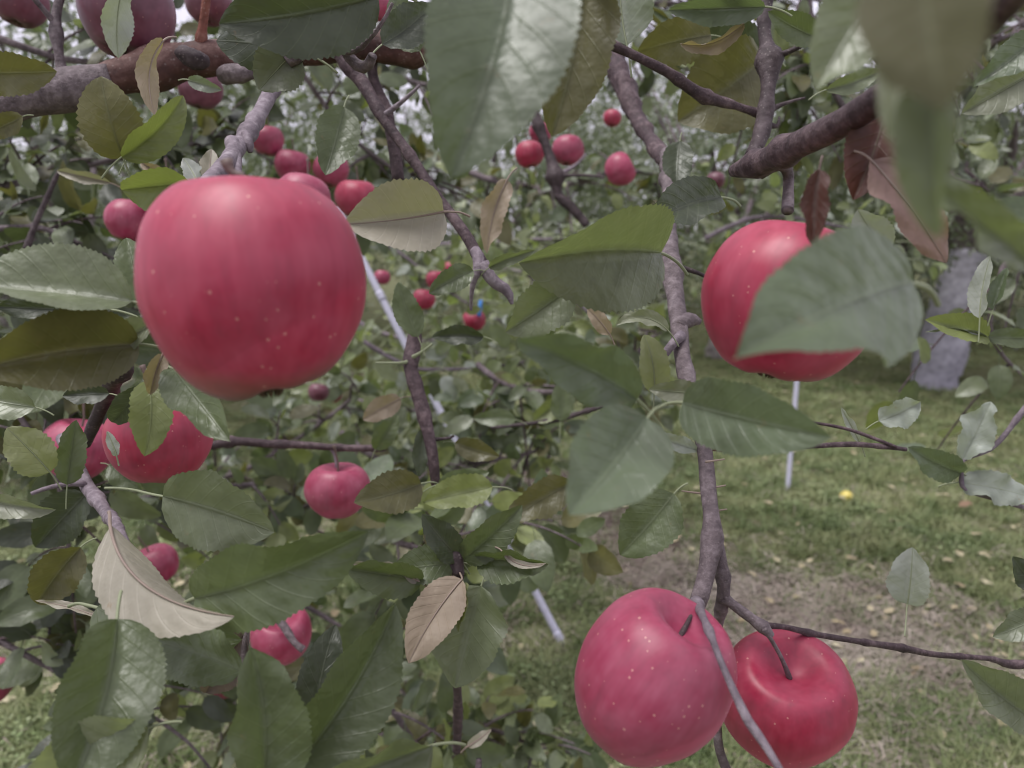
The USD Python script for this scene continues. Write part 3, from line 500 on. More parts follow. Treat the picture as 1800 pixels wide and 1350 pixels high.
bough('leafy bough of small leaves under the big dark green leaf at the lower left', [(260, 1120, 1.5), (380, 1180, 1.5), (520, 1220, 1.55), (640, 1180, 1.6)], 24, 227, mats=BT, spread=.24)
bough('leafy bough at the bottom edge left of the front apples', [(560, 1330, 1.5), (700, 1290, 1.5), (840, 1280, 1.55), (960, 1330, 1.6)], 16, 228, mats=BT, spread=.2)
bough('pale bough of small leaves right of the largest apple, below the far apples', [(640, 600, 2.0), (760, 650, 2.0), (900, 640, 2.0), (1010, 600, 2.0)], 20, 229, mats=PL, spread=.24)
bough('leafy bough under the red apple and the level twig at the left', [(200, 900, 1.5), (330, 860, 1.5), (470, 850, 1.55), (560, 960, 1.6)], 18, 230, mats=BT, spread=.22)
bough('leafy bough behind the three small upper apples', [(820, 300, 2.9), (960, 330, 2.8), (1100, 300, 2.8), (1250, 360, 2.9)], 26, 216, mats=BT)

# ------------------------------------------------------------------ named branches near the lens: (thing, pixels and depths and pixel widths of its wood)
BR = {}
def branch(key, name, label, cat='branch', mats=(), group=None):
    BR[key] = thing(name, label, cat, (0, 0, 0), group); return BR[key]
def wood(key, pts, mat, part='branch_wood', rough=.12, knots=0, sides=12, seed=None, freq=55.):
    q = np.array([[*P(x, y, d), w * d / FOC / 2] for x, y, d, w in pts])
    seed = seed if seed is not None else int(abs(pts[0][0] * 7 + pts[0][1] * 13)) % 9973
    return obj(part, tube(q[:, :3], q[:, 3], sides, None, rough, seed, knots, freq), M(mat), BR[key])

# the thick limb across the top left
branch('limb', 'apple_limb', 'thick limb slanting across the top left, grey bark turning rusty red')
wood('limb', [(-120, 215, .66, 66), (0, 187, .66, 64), (90, 165, .67, 60), (200, 140, .68, 56)], 'bark_grey', rough=.1, knots=2, sides=20)
wood('limb', [(165, 147, .679, 57), (260, 124, .69, 60), (330, 108, .70, 62), (420, 98, .71, 54), (560, 88, .72, 50), (650, 80, .73, 50), (760, 84, .74, 46), (860, 100, .75, 40), (960, 60, .78, 34)], 'bark_rust', rough=.16, knots=4, sides=20)
wood('limb', [(316, 92, .672, 16), (328, 98, .668, 34), (345, 106, .668, 38), (366, 108, .674, 18)], 'bark_dark', 'bark_scar', rough=.6, sides=14, freq=90)
wood('limb', [(350, 92, .70, 20), (356, 50, .69, 15), (365, -20, .68, 13)], 'bark_red_twig', 'twig', knots=2)
wood('limb', [(112, 150, .675, 26), (104, 95, .67, 15), (98, 40, .67, 16), (112, -20, .67, 13)], 'bark_grey', 'twig', knots=3)
wood('limb', [(98, 42, .67, 12), (75, 15, .66, 10), (52, -12, .65, 9)], 'bark_grey', 'twig', knots=1)
wood('limb', [(395, 132, .7, 30), (420, 128, .69, 34), (452, 124, .69, 24)], 'bark_grey', 'knot', rough=.3)
# spur that carries the big apple
branch('spur', 'fruiting_spur', 'pale lavender spur dropping from the limb to the big front apple')
wood('spur', [(486, 135, .69, 30), (462, 190, .62, 27), (425, 250, .55, 30), (395, 290, .48, 30), (355, 335, .42, 30), (352, 375, .36, 24)], 'bark_lavender', rough=.14, knots=3)
wood('spur', [(408, 250, .53, 26), (414, 285, .5, 22), (416, 330, .46, 17)], 'bark_lavender', 'spur_shoot', knots=1)
wood('spur', [(430, 235, .55, 14), (438, 255, .54, 18), (440, 268, .54, 8)], 'bark_lavender', 'bud', rough=.25)
# two thin shoots running down the upper middle
branch('shoot', 'apple_shoot', 'long thin brown shoot slanting down right of the big apple to a knobbly tip')
wood('shoot', [(545, 20, .72, 24), (585, 75, .7, 28), (640, 150, .69, 24), (672, 205, .68, 20), (722, 275, .67, 18), (772, 350, .66, 19), (818, 412, .65, 20), (850, 470, .64, 26)], 'bark_plum', rough=.12, knots=5)
wood('shoot', [(835, 440, .64, 18), (842, 470, .63, 22), (832, 495, .63, 10), (828, 545, .64, 5)], 'bark_lavender', 'spur_shoot', rough=.25)
wood('shoot', [(848, 462, .63, 22), (868, 495, .63, 22), (892, 512, .63, 18), (900, 535, .63, 6)], 'bark_lavender', 'spur_shoot', rough=.2)
wood('shoot', [(672, 205, .68, 12), (705, 180, .67, 8), (738, 150, .66, 5)], 'bark_lavender', 'spur_shoot')
branch('shoot2', 'apple_shoot', 'short straight shoot with reddish bark ending above the folded pale leaf')
wood('shoot2', [(650, 70, .74, 18), (655, 130, .74, 18), (680, 200, .74, 20), (694, 270, .74, 21), (700, 318, .74, 22)], 'bark_plum', knots=3)
branch('grey_twigs', 'forked_twig', 'grey forked twig crossing in front of the limb beside the dark top leaf')
wood('grey_twigs', [(505, 110, .5, 22), (560, 72, .5, 20), (590, 50, .49, 14), (640, 0, .48, 10)], 'bark_grey', 'twig', knots=2)
wood('grey_twigs', [(572, 70, .5, 14), (620, 90, .49, 12), (655, 62, .48, 8), (690, 5, .47, 6)], 'bark_grey', 'twig', knots=2)
wood('grey_twigs', [(600, 80, .5, 16), (640, 118, .5, 20), (655, 98, .49, 16)], 'bark_grey', 'twig', rough=.25)
# dark twig with three small apples
branch('dark_twig', 'dark_twig', 'dark bare twig hanging between the three small upper apples')
wood('dark_twig', [(940, 195, 1.5, 14), (948, 225, 1.5, 18), (962, 262, 1.5, 16), (976, 310, 1.5, 24), (980, 340, 1.5, 17), (1005, 365, 1.5, 17), (1032, 396, 1.5, 15)], 'bark_dark', knots=4)
wood('dark_twig', [(976, 310, 1.5, 12), (1010, 308, 1.48, 6), (1062, 312, 1.45, 5)], 'bark_dark', 'twig')
wood('dark_twig', [(976, 308, 1.5, 12), (1012, 290, 1.5, 6), (1030, 270, 1.5, 4)], 'bark_lavender', 'twig')
# long hanging branch that carries the two apples at the lower right
branch('hang', 'hanging_branch', 'long knobbly grey branch hanging right of centre down to the two front apples')
wood('hang', [(1078, 60, .98, 22), (1082, 110, .96, 32), (1100, 160, .93, 36), (1122, 210, .9, 26), (1150, 255, .86, 22), (1180, 290, .8, 26)], 'bark_plum', rough=.5, knots=8, sides=14)
wood('hang', [(1172, 270, .82, 24), (1176, 340, .74, 24), (1176, 420, .66, 28), (1182, 480, .62, 32), (1192, 560, .58, 30), (1202, 640, .55, 27), (1222, 720, .52, 27), (1238, 790, .5, 28), (1245, 860, .48, 28), (1252, 930, .46, 29), (1244, 1000, .45, 30), (1226, 1062, .44, 30)], 'bark_grey', rough=.16, knots=12, sides=16)
wood('hang', [(1254, 925, .462, 18), (1266, 975, .46, 20), (1272, 1040, .46, 22), (1264, 1090, .47, 17), (1256, 1150, .48, 15), (1262, 1300, .49, 16), (1285, 1370, .5, 18)], 'bark_grey', 'twig', knots=4)
wood('hang', [(1270, 1050, .46, 22), (1290, 1064, .46, 15), (1322, 1088, .455, 17), (1342, 1102, .45, 22), (1356, 1118, .45, 12)], 'bark_grey', 'twig', knots=3)
wood('hang', [(1338, 1100, .45, 14), (1378, 1102, .46, 10), (1420, 1112, .47, 11), (1500, 1126, .5, 10), (1590, 1140, .53, 13), (1640, 1150, .55, 10), (1740, 1158, .58, 9), (1790, 1168, .6, 16), (1830, 1160, .6, 9)], 'bark_plum', 'twig', knots=6)
wood('hang', [(1224, 1060, .43, 24), (1230, 1072, .392, 16), (1240, 1094, .362, 13), (1262, 1150, .345, 12), (1290, 1215, .335, 14), (1312, 1262, .325, 17), (1345, 1310, .318, 15), (1380, 1370, .31, 13)], 'bark_lavender', 'twig', rough=.14, knots=5)
wood('hang', [(1192, 575, .57, 26), (1218, 562, .58, 22), (1232, 566, .58, 9)], 'bark_grey', 'spur_shoot', rough=.3, knots=1)
wood('hang', [(1198, 590, .56, 20), (1176, 612, .55, 15), (1158, 640, .55, 13), (1148, 660, .55, 7)], 'bark_lavender', 'spur_shoot', rough=.2)
wood('hang', [(1196, 470, .62, 10), (1232, 482, .62, 7), (1262, 500, .63, 5)], 'bark_dark', 'spur_shoot')
wood('hang', [(1240, 782, .5, 20), (1268, 786, .5, 17), (1310, 792, .51, 14), (1345, 790, .52, 9)], 'bark_red_twig', 'twig', knots=2)
wood('hang', [(1330, 790, .52, 10), (1400, 786, .53, 8), (1490, 781, .55, 10), (1560, 786, .57, 8), (1592, 790, .58, 7)], 'bark_plum', 'twig', knots=4)
wood('hang', [(1420, 742, .56, 4), (1480, 752, .56, 6), (1540, 772, .565, 6), (1575, 786, .57, 6)], 'bark_plum', 'twig')
for x, y, e in ((1238, 868, -40), (1240, 812, 34), (1248, 900, 30), (1250, 858, 26)):
    wood('hang', [(x, y, .48, 5), (x + e, y - 5, .48, 2.5)], 'petiole_pink', 'leaf_stub', rough=0, sides=6)
# dark wood at the upper right
branch('plum', 'plum_twig', 'thin purple brown twig slanting across the olive leaves at the top right')
wood('plum', [(965, 12, .56, 9), (1000, 40, .57, 13), (1060, 72, .58, 17), (1110, 95, .59, 16), (1170, 125, .6, 17), (1240, 170, .62, 22), (1290, 185, .63, 13), (1335, 200, .64, 18)], 'bark_plum', knots=4)
branch('upright', 'upright_twig', 'dark upright twig with side stubs rising from the slanting right branch')
wood('upright', [(1322, 275, .62, 26), (1340, 225, .63, 26), (1350, 160, .64, 26), (1352, 110, .65, 34), (1345, 60, .66, 22), (1352, -20, .67, 20)], 'bark_dark', rough=.18, knots=6, sides=14)
wood('upright', [(1350, 195, .64, 14), (1385, 180, .64, 6), (1415, 172, .64, 4)], 'bark_dark', 'twig')
wood('upright', [(1352, 105, .65, 16), (1400, 85, .64, 8), (1436, 68, .63, 7)], 'bark_dark', 'twig')
wood('upright', [(1342, 212, .64, 12), (1365, 222, .64, 8), (1370, 205, .64, 4)], 'bark_dark', 'twig')
branch('slant', 'slanting_branch', 'thick purple brown branch slanting up to the right above the leaf covered apple')
wood('slant', [(1290, 300, .5, 22), (1330, 288, .47, 42), (1400, 256, .42, 46), (1480, 216, .37, 50), (1560, 165, .32, 52), (1680, 80, .27, 54), (1830, -60, .22, 56)], 'bark_plum', rough=.08, knots=2, sides=18)
wood('slant', [(1336, 300, .47, 30), (1372, 288, .46, 24), (1386, 310, .47, 18), (1384, 370, .46, 20)], 'bark_grey', 'spur_shoot', rough=.25, knots=1)
# wood low on the left
branch('low_left', 'drooping_twig', 'lavender grey twig at the lower left with pale curving leaf stalks')
wood('low_left', [(110, 770, .66, 22), (140, 830, .62, 24), (158, 862, .6, 24), (182, 895, .56, 22), (205, 925, .5, 18), (232, 975, .46, 10)], 'bark_lavender', rough=.16, knots=4)
wood('low_left', [(150, 850, .6, 12), (110, 852, .59, 9), (55, 868, .58, 7)], 'bark_lavender', 'twig')
branch('left_dark', 'dark_spur', 'short dark spur left of the big apple between the sage leaves')
wood('left_dark', [(262, 560, .42, 20), (240, 585, .45, 30), (222, 620, .5, 26), (200, 660, .55, 34), (185, 700, .6, 26), (150, 780, .66, 20)], 'bark_dark', rough=.2, knots=4)
# middle twigs
branch('mid', 'bare_shoot', 'grey brown shoot crossing the slanting white pole in the middle')
wood('mid', [(732, 560, .8, 12), (728, 600, .8, 24), (722, 640, .79, 24), (735, 690, .78, 20), (748, 740, .77, 21), (760, 800, .76, 20), (766, 852, .76, 17)], 'bark_plum', rough=.12, knots=6)
wood('mid', [(722, 634, .79, 12), (705, 638, .78, 5), (660, 638, .78, 4)], 'petiole_green', 'leaf_stub', rough=0)
wood('mid', [(720, 630, .79, 10), (742, 618, .78, 5), (760, 604, .78, 4)], 'petiole_green', 'leaf_stub', rough=0)
wood('mid', [(758, 772, .77, 9), (790, 770, .77, 5), (798, 766, .77, 4)], 'bark_dark', 'leaf_stub', rough=.2)
branch('level', 'level_twig', 'thin level twig between the big apple and the hanging heart shaped one')
wood('level', [(372, 784, .92, 15), (420, 776, .92, 15), (470, 780, .93, 14), (540, 783, .94, 13), (600, 787, .94, 12), (678, 787, .95, 12)], 'bark_plum', knots=5)
wood('level', [(580, 786, .94, 9), (590, 802, .94, 7), (592, 822, .94, 6)], 'bark_lavender', 'spur_shoot')
branch('thin_mid', 'thin_twig', 'thin dark twig with broken end between the centre leaves over the path')
wood('thin_mid', [(862, 752, 1.2, 6), (935, 744, 1.2, 7), (985, 736, 1.2, 11), (1020, 726, 1.2, 9), (1060, 714, 1.2, 8), (1110, 700, 1.2, 6)], 'bark_dark', knots=4)
branch('rosette', 'leafy_shoot', 'leafy shoot in the lower middle with a tan folded leaf hanging from it')
wood('rosette', [(806, 1010, .48, 22), (802, 985, .48, 24), (802, 960, .48, 12)], 'bark_dark', rough=.3)
wood('rosette', [(806, 1010, .48, 20), (806, 1080, .55, 14), (802, 1180, .72, 13), (805, 1250, .8, 16), (803, 1320, .84, 15)], 'bark_plum', knots=4)
branch('left_thin', 'thin_twig', 'thin dark twig leaning at the far left above the sage leaf')
wood('left_thin', [(104, 300, 1.1, 6), (84, 345, 1.1, 9), (60, 400, 1.1, 10), (46, 440, 1.1, 13)], 'bark_dark', knots=2)
branch('low_grey', 'grey_twig', 'grey twig hanging in the bottom left corner beside the plum coloured dry leaf')
wood('low_grey', [(435, 1105, .5, 8), (430, 1140, .5, 12), (425, 1172, .5, 10), (400, 1185, .5, 6)], 'bark_grey', 'twig', knots=2)
wood('low_grey', [(470, 1066, .96, 10), (484, 1082, .945, 15), (504, 1108, .935, 13), (520, 1132, .93, 12), (534, 1142, .93, 15)], 'bark_grey', 'twig', rough=.25, knots=2)
wood('low_grey', [(335, 1150, .52, 14), (352, 1180, .52, 12), (372, 1205, .52, 8)], 'bark_lavender', 'twig', knots=2)
branch('top_out', 'leafy_branch', 'leafy branch overhead whose big blurred leaves hang into the top of the frame')
wood('top_out', [(760, -170, .3, 40), (900, -90, .27, 40), (1040, -60, .34, 40), (1180, -50, .45, 36), (1340, -40, .6, 26)], 'bark_plum', knots=3)
branch('corner', 'leafy_branch', 'leafy twig hanging very close to the lens in the top right corner')
wood('corner', [(1500, -160, .2, 40), (1590, -80, .18, 40), (1660, -70, .2, 40), (1780, -30, .24, 34), (1900, 20, .3, 30)], 'bark_plum', knots=2)
branch('right_edge', 'leafy_twig', 'thin twig with wavy pale leaves along the right edge')
wood('right_edge', [(1860, 640, .66, 14), (1800, 720, .66, 10), (1740, 790, .66, 8), (1690, 815, .66, 6), (1690, 850, .66, 8), (1760, 880, .66, 8), (1860, 900, .68, 9)], 'bark_lavender', knots=3)
branch('left_edge', 'leafy_branch', 'branch entering at the left edge with broad sage and olive leaves')
wood('left_edge', [(-140, 480, .4, 30), (-90, 560, .4, 28), (-60, 640, .4, 26), (-70, 760, .42, 24), (-60, 880, .45, 22)], 'bark_grey', knots=3)
branch('bottom', 'leafy_branch', 'leafy branch below the frame whose green leaves rise from the bottom edge')
wood('bottom', [(-60, 1500, .36, 30), (150, 1450, .36, 30), (340, 1440, .36, 28), (480, 1420, .36, 26), (660, 1430, .36, 24), (830, 1400, .37, 16), (842, 1335, .37, 10)], 'bark_grey', knots=4)
branch('bottom_right', 'leafy_twig', 'blurred leafy twig in the bottom right corner')
wood('bottom_right', [(1900, 1350, .5, 16), (1840, 1260, .5, 14), (1815, 1100, .5, 12), (1830, 960, .5, 10)], 'bark_grey', knots=2)

# ------------------------------------------------------------------ the leaves that can be told apart, one by one
# key, base x y depth, tip x y depth, width/length, right fold, left fold, 'u' or 'l' face seen, material, extras
LV = [
 # top left
 ('grey_twigs', 665, -8, .47, 385, 42, .44, .5, 10, 12, 'u', 'leaf_dark', dict(curl=.03)),
 ('grey_twigs', 540, 95, .5, 380, 72, .52, .5, -20, 10, 'u', 'leaf_dark', dict()),
 ('grey_twigs', 520, 88, .5, 455, 158, .5, .85, 10, 10, 'l', 'leaf_dark', dict()),
 ('grey_twigs', 672, 78, .56, 762, 8, .58, .6, 10, 10, 'u', 'leaf_dark', dict()),
 ('grey_twigs', 738, 90, .6, 690, -10, .6, .55, 10, 10, 'u', 'leaf_green', dict()),
 ('limb', 217, 278, .56, 178, 134, .54, .62, 14, 14, 'u', 'leaf_olive', dict(wave=.015)),
 ('limb', 214, 276, .55, 322, 168, .56, .42, 5, 50, 'u', 'leaf_lime', dict(bow=.06)),
 ('limb', 222, 282, .57, 272, 226, .58, .6, 30, 30, 'u', 'leaf_dark', dict()),
 ('limb', 288, 72, .52, 272, 202, .5, .36, 40, -60, 'l', 'leaf_tan', dict(bow=.1, twist=80, wave=.02)),
 ('limb', -40, 128, .6, 100, 126, .6, .5, 10, 10, 'u', 'leaf_olive', dict()),
 ('limb', 40, 205, .6, -30, 235, .6, .5, 10, 10, 'u', 'leaf_olive', dict()),
 ('limb', 222, -40, .6, 208, 102, .6, .4, 30, -40, 'l', 'leaf_silver', dict(twist=70, wave=.03, bow=.05)),
 ('spur', 335, 322, .46, 214, 334, .46, .72, 60, -8, 'u', 'leaf_lime', dict(curl=.05)),
 ('spur', 248, 285, .62, 318, 325, .62, .35, 60, 30, 'l', 'leaf_tan', dict()),
 ('left_thin', 195, 322, .8, 100, 300, .8, .3, 40, 40, 'l', 'leaf_cream', dict()),
 ('shoot', 605, 188, .62, 572, 308, .6, .58, 10, 16, 'u', 'leaf_green', dict()),
 ('spur', 352, 340, .47, 322, 278, .5, .5, 20, 30, 'l', 'leaf_silver', dict()),
 ('spur', 365, 330, .5, 372, 262, .52, .5, 20, 30, 'l', 'leaf_cream', dict()),
 ('limb', 330, 140, .6, 390, 158, .6, .4, 20, 20, 'l', 'leaf_blue', dict()),
 # top middle
 ('top_out', 900, -80, .27, 792, 312, .25, .6, 14, 22, 'u', 'leaf_blue', dict(bow=-.04, wave=.012)),
 ('top_out', 1030, -50, .36, 970, 240, .37, .46, 10, 10, 'u', 'leaf_olive', dict(bow=-.03)),
 ('top_out', 1102, 80, .6, 1090, -70, .6, .78, 16, 16, 'l', 'leaf_blue', dict()),
 ('top_out', 1345, 12, .55, 1175, 18, .56, .34, 30, 30, 'u', 'leaf_blue', dict()),
 ('top_out', 1308, 40, .56, 1195, 76, .58, .32, 60, 10, 'l', 'leaf_tan', dict(bow=-.14)),
 ('plum', 1250, 62, .68, 1120, 92, .68, .55, 10, 10, 'u', 'leaf_olive', dict()),
 ('plum', 1338, 108, .7, 1192, 214, .7, .82, 8, 8, 'u', 'leaf_olive', dict()),
 ('upright', 1345, 95, .72, 1218, 52, .72, .6, 10, 10, 'u', 'leaf_dark', dict()),
 ('upright', 1436, 66, .62, 1350, 20, .6, .5, 10, 25, 'u', 'leaf_green', dict()),
 ('upright', 1452, 158, .66, 1556, 122, .66, .32, 20, 20, 'u', 'leaf_sage', dict()),
 ('shoot', 780, 372, .46, 604, 394, .43, .8, 22, 28, 'l', 'leaf_cream', dict(wave=.015, bow=-.02)),
 ('hang', 1162, 444, .5, 912, 462, .42, .8, 44, 4, 'u', 'leaf_sage', dict(curl=.03, wave=.012)),
 ('hang', 1268, 346, .6, 1128, 402, .55, .55, 12, 40, 'u', 'leaf_dark', dict(bow=.04)),
 ('hang', 1262, 350, .6, 1148, 352, .58, .22, 70, 60, 'l', 'leaf_cream', dict(bow=-.1)),
 ('hang', 1195, 248, .7, 1192, 332, .68, .6, 12, 12, 'u', 'leaf_dark', dict()),
 ('shoot', 892, 315, .75, 856, 446, .75, .32, 20, 20, 'l', 'leaf_tan', dict(bow=.05)),
 # top right corner, close to the lens
 ('corner', 1610, -90, .125, 1655, 195, .105, .72, 12, 12, 'u', 'leaf_painted_shade', dict()),
 ('corner', 1570, -60, .24, 1435, 158, .24, .5, 15, 15, 'u', 'leaf_sage', dict()),
 ('corner', 1585, 30, .15, 1560, 250, .15, .3, 50, 10, 'l', 'leaf_sage', dict()),
 ('corner', 1640, 120, .13, 1650, 420, .13, .38, 10, 40, 'u', 'leaf_sage', dict()),
 ('corner', 1830, 60, .4, 1712, 152, .4, .4, 20, 30, 'u', 'leaf_blue', dict()),
 ('corner', 1830, 120, .42, 1690, 200, .42, .5, 30, 10, 'l', 'leaf_sage', dict()),
 ('corner', 1820, 470, .2, 1600, 300, .18, .3, 10, 50, 'u', 'leaf_sage', dict()),
 ('slant', 1562, 176, .36, 1500, 352, .36, .58, 20, 20, 'u', 'leaf_brown', dict(wave=.02)),
 ('slant', 1532, 282, .35, 1664, 462, .34, .36, 30, -30, 'l', 'leaf_dry', dict(wave=.06, twist=30)),
 ('slant', 1440, 298, .31, 1432, 436, .31, .4, 30, 30, 'u', 'leaf_brown', dict()),
 ('slant', 1604, 496, .25, 1294, 630, .19, .68, (20, 20), (14, 78), 'u', 'leaf_blue', dict(bow=.02, wave=.02, curl=.03, twist=12)),
 ('slant', 1560, 440, .5, 1508, 368, .5, .7, 20, 20, 'l', 'leaf_silver', dict(wave=.03)),
 ('hang', 1200, 708, .34, 1462, 768, .27, .46, 10, 25, 'u', 'leaf_blue', dict(curl=.03, wave=.015)),
 ('hang', 1235, 692, .42, 1140, 684, .42, .42, 20, 20, 'l', 'leaf_sage', dict()),
 # right edge
 ('right_edge', 1738, 592, .62, 1626, 562, .62, .5, 12, 55, 'u', 'leaf_lime', dict(curl=.06)),
 ('right_edge', 1735, 594, .62, 1626, 584, .62, .2, 70, 70, 'l', 'leaf_silver', dict(bow=.1)),
 ('right_edge', 1735, 592, .62, 1830, 592, .62, .35, 20, 20, 'u', 'leaf_green', dict(wave=.03)),
 ('right_edge', 1722, 560, .6, 1742, 448, .6, .34, 50, 10, 'l', 'leaf_silver', dict(wave=.03)),
 ('right_edge', 1745, 545, .6, 1770, 470, .6, .4, 50, 10, 'u', 'leaf_blue', dict(wave=.03)),
 ('hang', 1545, 740, .58, 1618, 706, .58, .6, 10, 20, 'u', 'leaf_silver', dict(wave=.1)),
 ('hang', 1512, 778, .57, 1478, 716, .57, .2, 20, 20, 'l', 'leaf_silver', dict()),
 ('right_edge', 1692, 808, .66, 1742, 706, .66, .5, 20, 20, 'u', 'leaf_silver', dict(wave=.11)),
 ('right_edge', 1692, 832, .66, 1596, 786, .64, .48, 20, 10, 'u', 'leaf_blue', dict(curl=.05)),
 ('right_edge', 1690, 848, .66, 1818, 876, .66, .4, 20, -20, 'u', 'leaf_silver', dict(wave=.11)),
 ('right_edge', 1595, 1062, .6, 1604, 962, .6, .75, 30, 30, 'l', 'leaf_silver', dict(pet=(1590, 1118, .56), wave=.03)),
 ('bottom_right', 1830, 1040, .5, 1780, 978, .5, .5, 10, 10, 'u', 'leaf_dark', dict()),
 ('bottom_right', 1825, 1270, .46, 1690, 1160, .44, .5, 10, 30, 'u', 'leaf_sage', dict()),
 ('bottom_right', 1840, 1080, .5, 1745, 1120, .5, .5, 10, 10, 'u', 'leaf_sage', dict()),
 # left edge
 ('left_edge', 232, 530, .38, -80, 505, .36, .5, -16, 62, 'u', 'leaf_sage', dict(bow=.02, wave=.01)),
 ('left_edge', 195, 545, .42, -10, 538, .42, .24, 10, 20, 'u', 'leaf_dark', dict()),
 ('left_edge', 244, 605, .4, -50, 652, .34, .52, 16, 18, 'u', 'leaf_olive', dict(bow=.03, wave=.01)),
 ('left_dark', 272, 566, .4, 186, 598, .4, .62, 20, 40, 'l', 'leaf_sage', dict(bow=-.08)),
 ('left_dark', 248, 532, .46, 222, 418, .47, .5, 12, 12, 'u', 'leaf_green', dict()),
 ('left_dark', 304, 648, .42, 404, 776, .38, .5, 14, 24, 'u', 'leaf_green', dict()),
 ('left_dark', 262, 668, .44, 254, 802, .43, .5, 14, 20, 'u', 'leaf_lime', dict(bow=-.05)),
 ('left_dark', 250, 680, .48, 196, 742, .5, .5, 14, 14, 'u', 'leaf_dark', dict()),
 ('left_dark', 192, 692, .52, 110, 696, .52, .5, 14, 30, 'u', 'leaf_dark', dict()),
 ('left_dark', 286, 622, .42, 264, 694, .42, .5, 30, 30, 'l', 'leaf_tan', dict()),
 ('left_dark', 290, 648, .52, 286, 736, .52, .5, 10, 10, 'l', 'leaf_silver', dict()),
 ('low_left', 88, 830, .47, 12, 752, .46, .66, 14, 14, 'l', 'leaf_lime', dict()),
 ('low_left', 118, 852, .52, 134, 738, .52, .42, 14, 24, 'u', 'leaf_green', dict()),
 ('left_edge', 62, 716, .5, -40, 700, .5, .55, 14, 24, 'u', 'leaf_sage', dict()),
 ('low_left', 205, 802, .5, 188, 758, .5, .4, 14, 24, 'l', 'leaf_silver', dict()),
 ('low_left', 192, 818, .7, 250, 862, .7, .6, 14, 24, 'u', 'leaf_green', dict()),
 # lower left
 ('low_left', 286, 872, .48, 482, 936, .46, .62, -12, 40, 'u', 'leaf_sage', dict(bow=-.02, pet=(185, 858, .56))),
 ('bottom', 342, 1052, .39, 648, 934, .36, .44, 10, 22, 'u', 'leaf_green', dict(bow=.03, wave=.03, curl=.05)),
 ('low_left', 196, 924, .44, 412, 1084,   .36, .5, -8, -80, 'l', 'leaf_cream', dict(bow=.1, wave=.008, twist=0, curl=0.02)),
 ('low_left', 170, 1068, .47, 425, 1124, .44, .4, 10, 10, 'u', 'leaf_green', dict(bow=.05)),
 ('bottom', 206, 1088, .36, 120, 1400, .32, .52, 34, 6, 'u', 'leaf_green', dict(bow=-.05, wave=.03, twist=20)),
 ('bottom', 260, 1280, .34, 30, 1390, .32, .5, 30, 8, 'u', 'leaf_pale', dict()),
 ('bottom', 462, 1400, .34, 440, 1138, .34, .56, 20, 34, 'u', 'leaf_green', dict(wave=.035, bow=.05, twist=-18)),
 ('bottom', 510, 1360, .36, 694, 1062, .38, .42, 6, 40, 'u', 'leaf_green', dict(wave=.02, bow=.05)),
 ('bottom', 548, 1300, .42, 590, 1098, .44, .36, 10, 10, 'u', 'leaf_dark', dict(bow=-.03)),
 ('bottom', 760, 1310, .36, 520, 1400, .33, .5, 55, 4, 'u', 'leaf_sage', dict()),
 ('bottom', 822, 1312, .37, 864, 1282, .37, .36, 20, 20, 'l', 'leaf_cream', dict()),
 ('low_left', 152, 868, .62, 62, 962, .62, .62, 10, 10, 'u', 'leaf_dark', dict()),
 ('low_left', 142, 962, .58, 66, 1062, .58, .6, 10, 10, 'u', 'leaf_olive', dict()),
 ('left_edge', -30, 878, .5, 98, 896, .5, .36, 10, 40, 'l', 'leaf_sage', dict()),
 ('low_left', 172, 1084, .5, 62, 1056, .5, .14, 10, 40, 'l', 'leaf_cream', dict()),
 ('low_grey', 432, 1108, .5, 362, 1218, .52, .6, 30, 20, 'l', 'leaf_plum', dict(wave=.06)),
 ('bottom', 425, 1180, .4, 230, 1120, .44, .5, 10, 10, 'u', 'leaf_green', dict()),
 # lower middle
 ('rosette', 812, 1018, .47, 718, 1166, .44, .44, 12, 14, 'l', 'leaf_tan', dict(bow=.04, pet=(806, 1005, .48))),
 ('rosette', 814, 1024, .475, 806, 1112, .46, .44, 20, 60, 'l', 'leaf_lime', dict(bow=-.06)),
 ('rosette', 808, 982, .48, 742, 904, .47, .56, 10, 20, 'u', 'leaf_dark', dict()),
 ('rosette', 814, 984, .48, 918, 888, .47, .44, 10, 20, 'u', 'leaf_green', dict()),
 ('rosette', 838, 984, .48, 964, 992, .46, .62, 12, 70, 'u', 'leaf_green', dict()),
 ('rosette', 884, 970, .465, 960, 990, .455, .16, 20, 20, 'l', 'leaf_cream', dict(bow=.16)),
 ('rosette', 798, 988, .48, 688, 1002, .47, .6, 10, 20, 'u', 'leaf_green', dict()),
 ('rosette', 742, 1022, .47, 608, 1000, .45, .52, 40, -10, 'u', 'leaf_green', dict(wave=.03, curl=.04)),
 ('rosette', 740, 1024, .468, 606, 992, .448, .16, 30, 30, 'l', 'leaf_cream', dict(wave=.05, bow=.06)),
 ('rosette', 846, 1030, .5, 800, 1210, .48, .72, 10, 16, 'u', 'leaf_sage', dict()),
 ('mid', 1185, 868, .62, 1090, 976, .62, .66, 10, 16, 'u', 'leaf_green', dict()),
 ('hang', 1138, 735, .29, 1000, 905, .25, .76, 12, 12, 'u', 'leaf_blue', dict(wave=.02)),
 ('hang', 1120, 702, .32, 908, 598, .28, .46, 12, 12, 'u', 'leaf_blue', dict()),
 ('hang', 1010, 500, .45, 888, 584, .45, .6, 12, 12, 'u', 'leaf_sage', dict()),
 ('mid', 850, 592, .78, 758, 594, .78, .4, 12, 26, 'u', 'leaf_dark', dict()),
 ('mid', 735, 592, .7, 700, 496, .7, .44, 12, 16, 'u', 'leaf_green', dict()),
 ('shoot', 832, 476, .62, 754, 516, .6, .5, 12, 16, 'u', 'leaf_green', dict()),
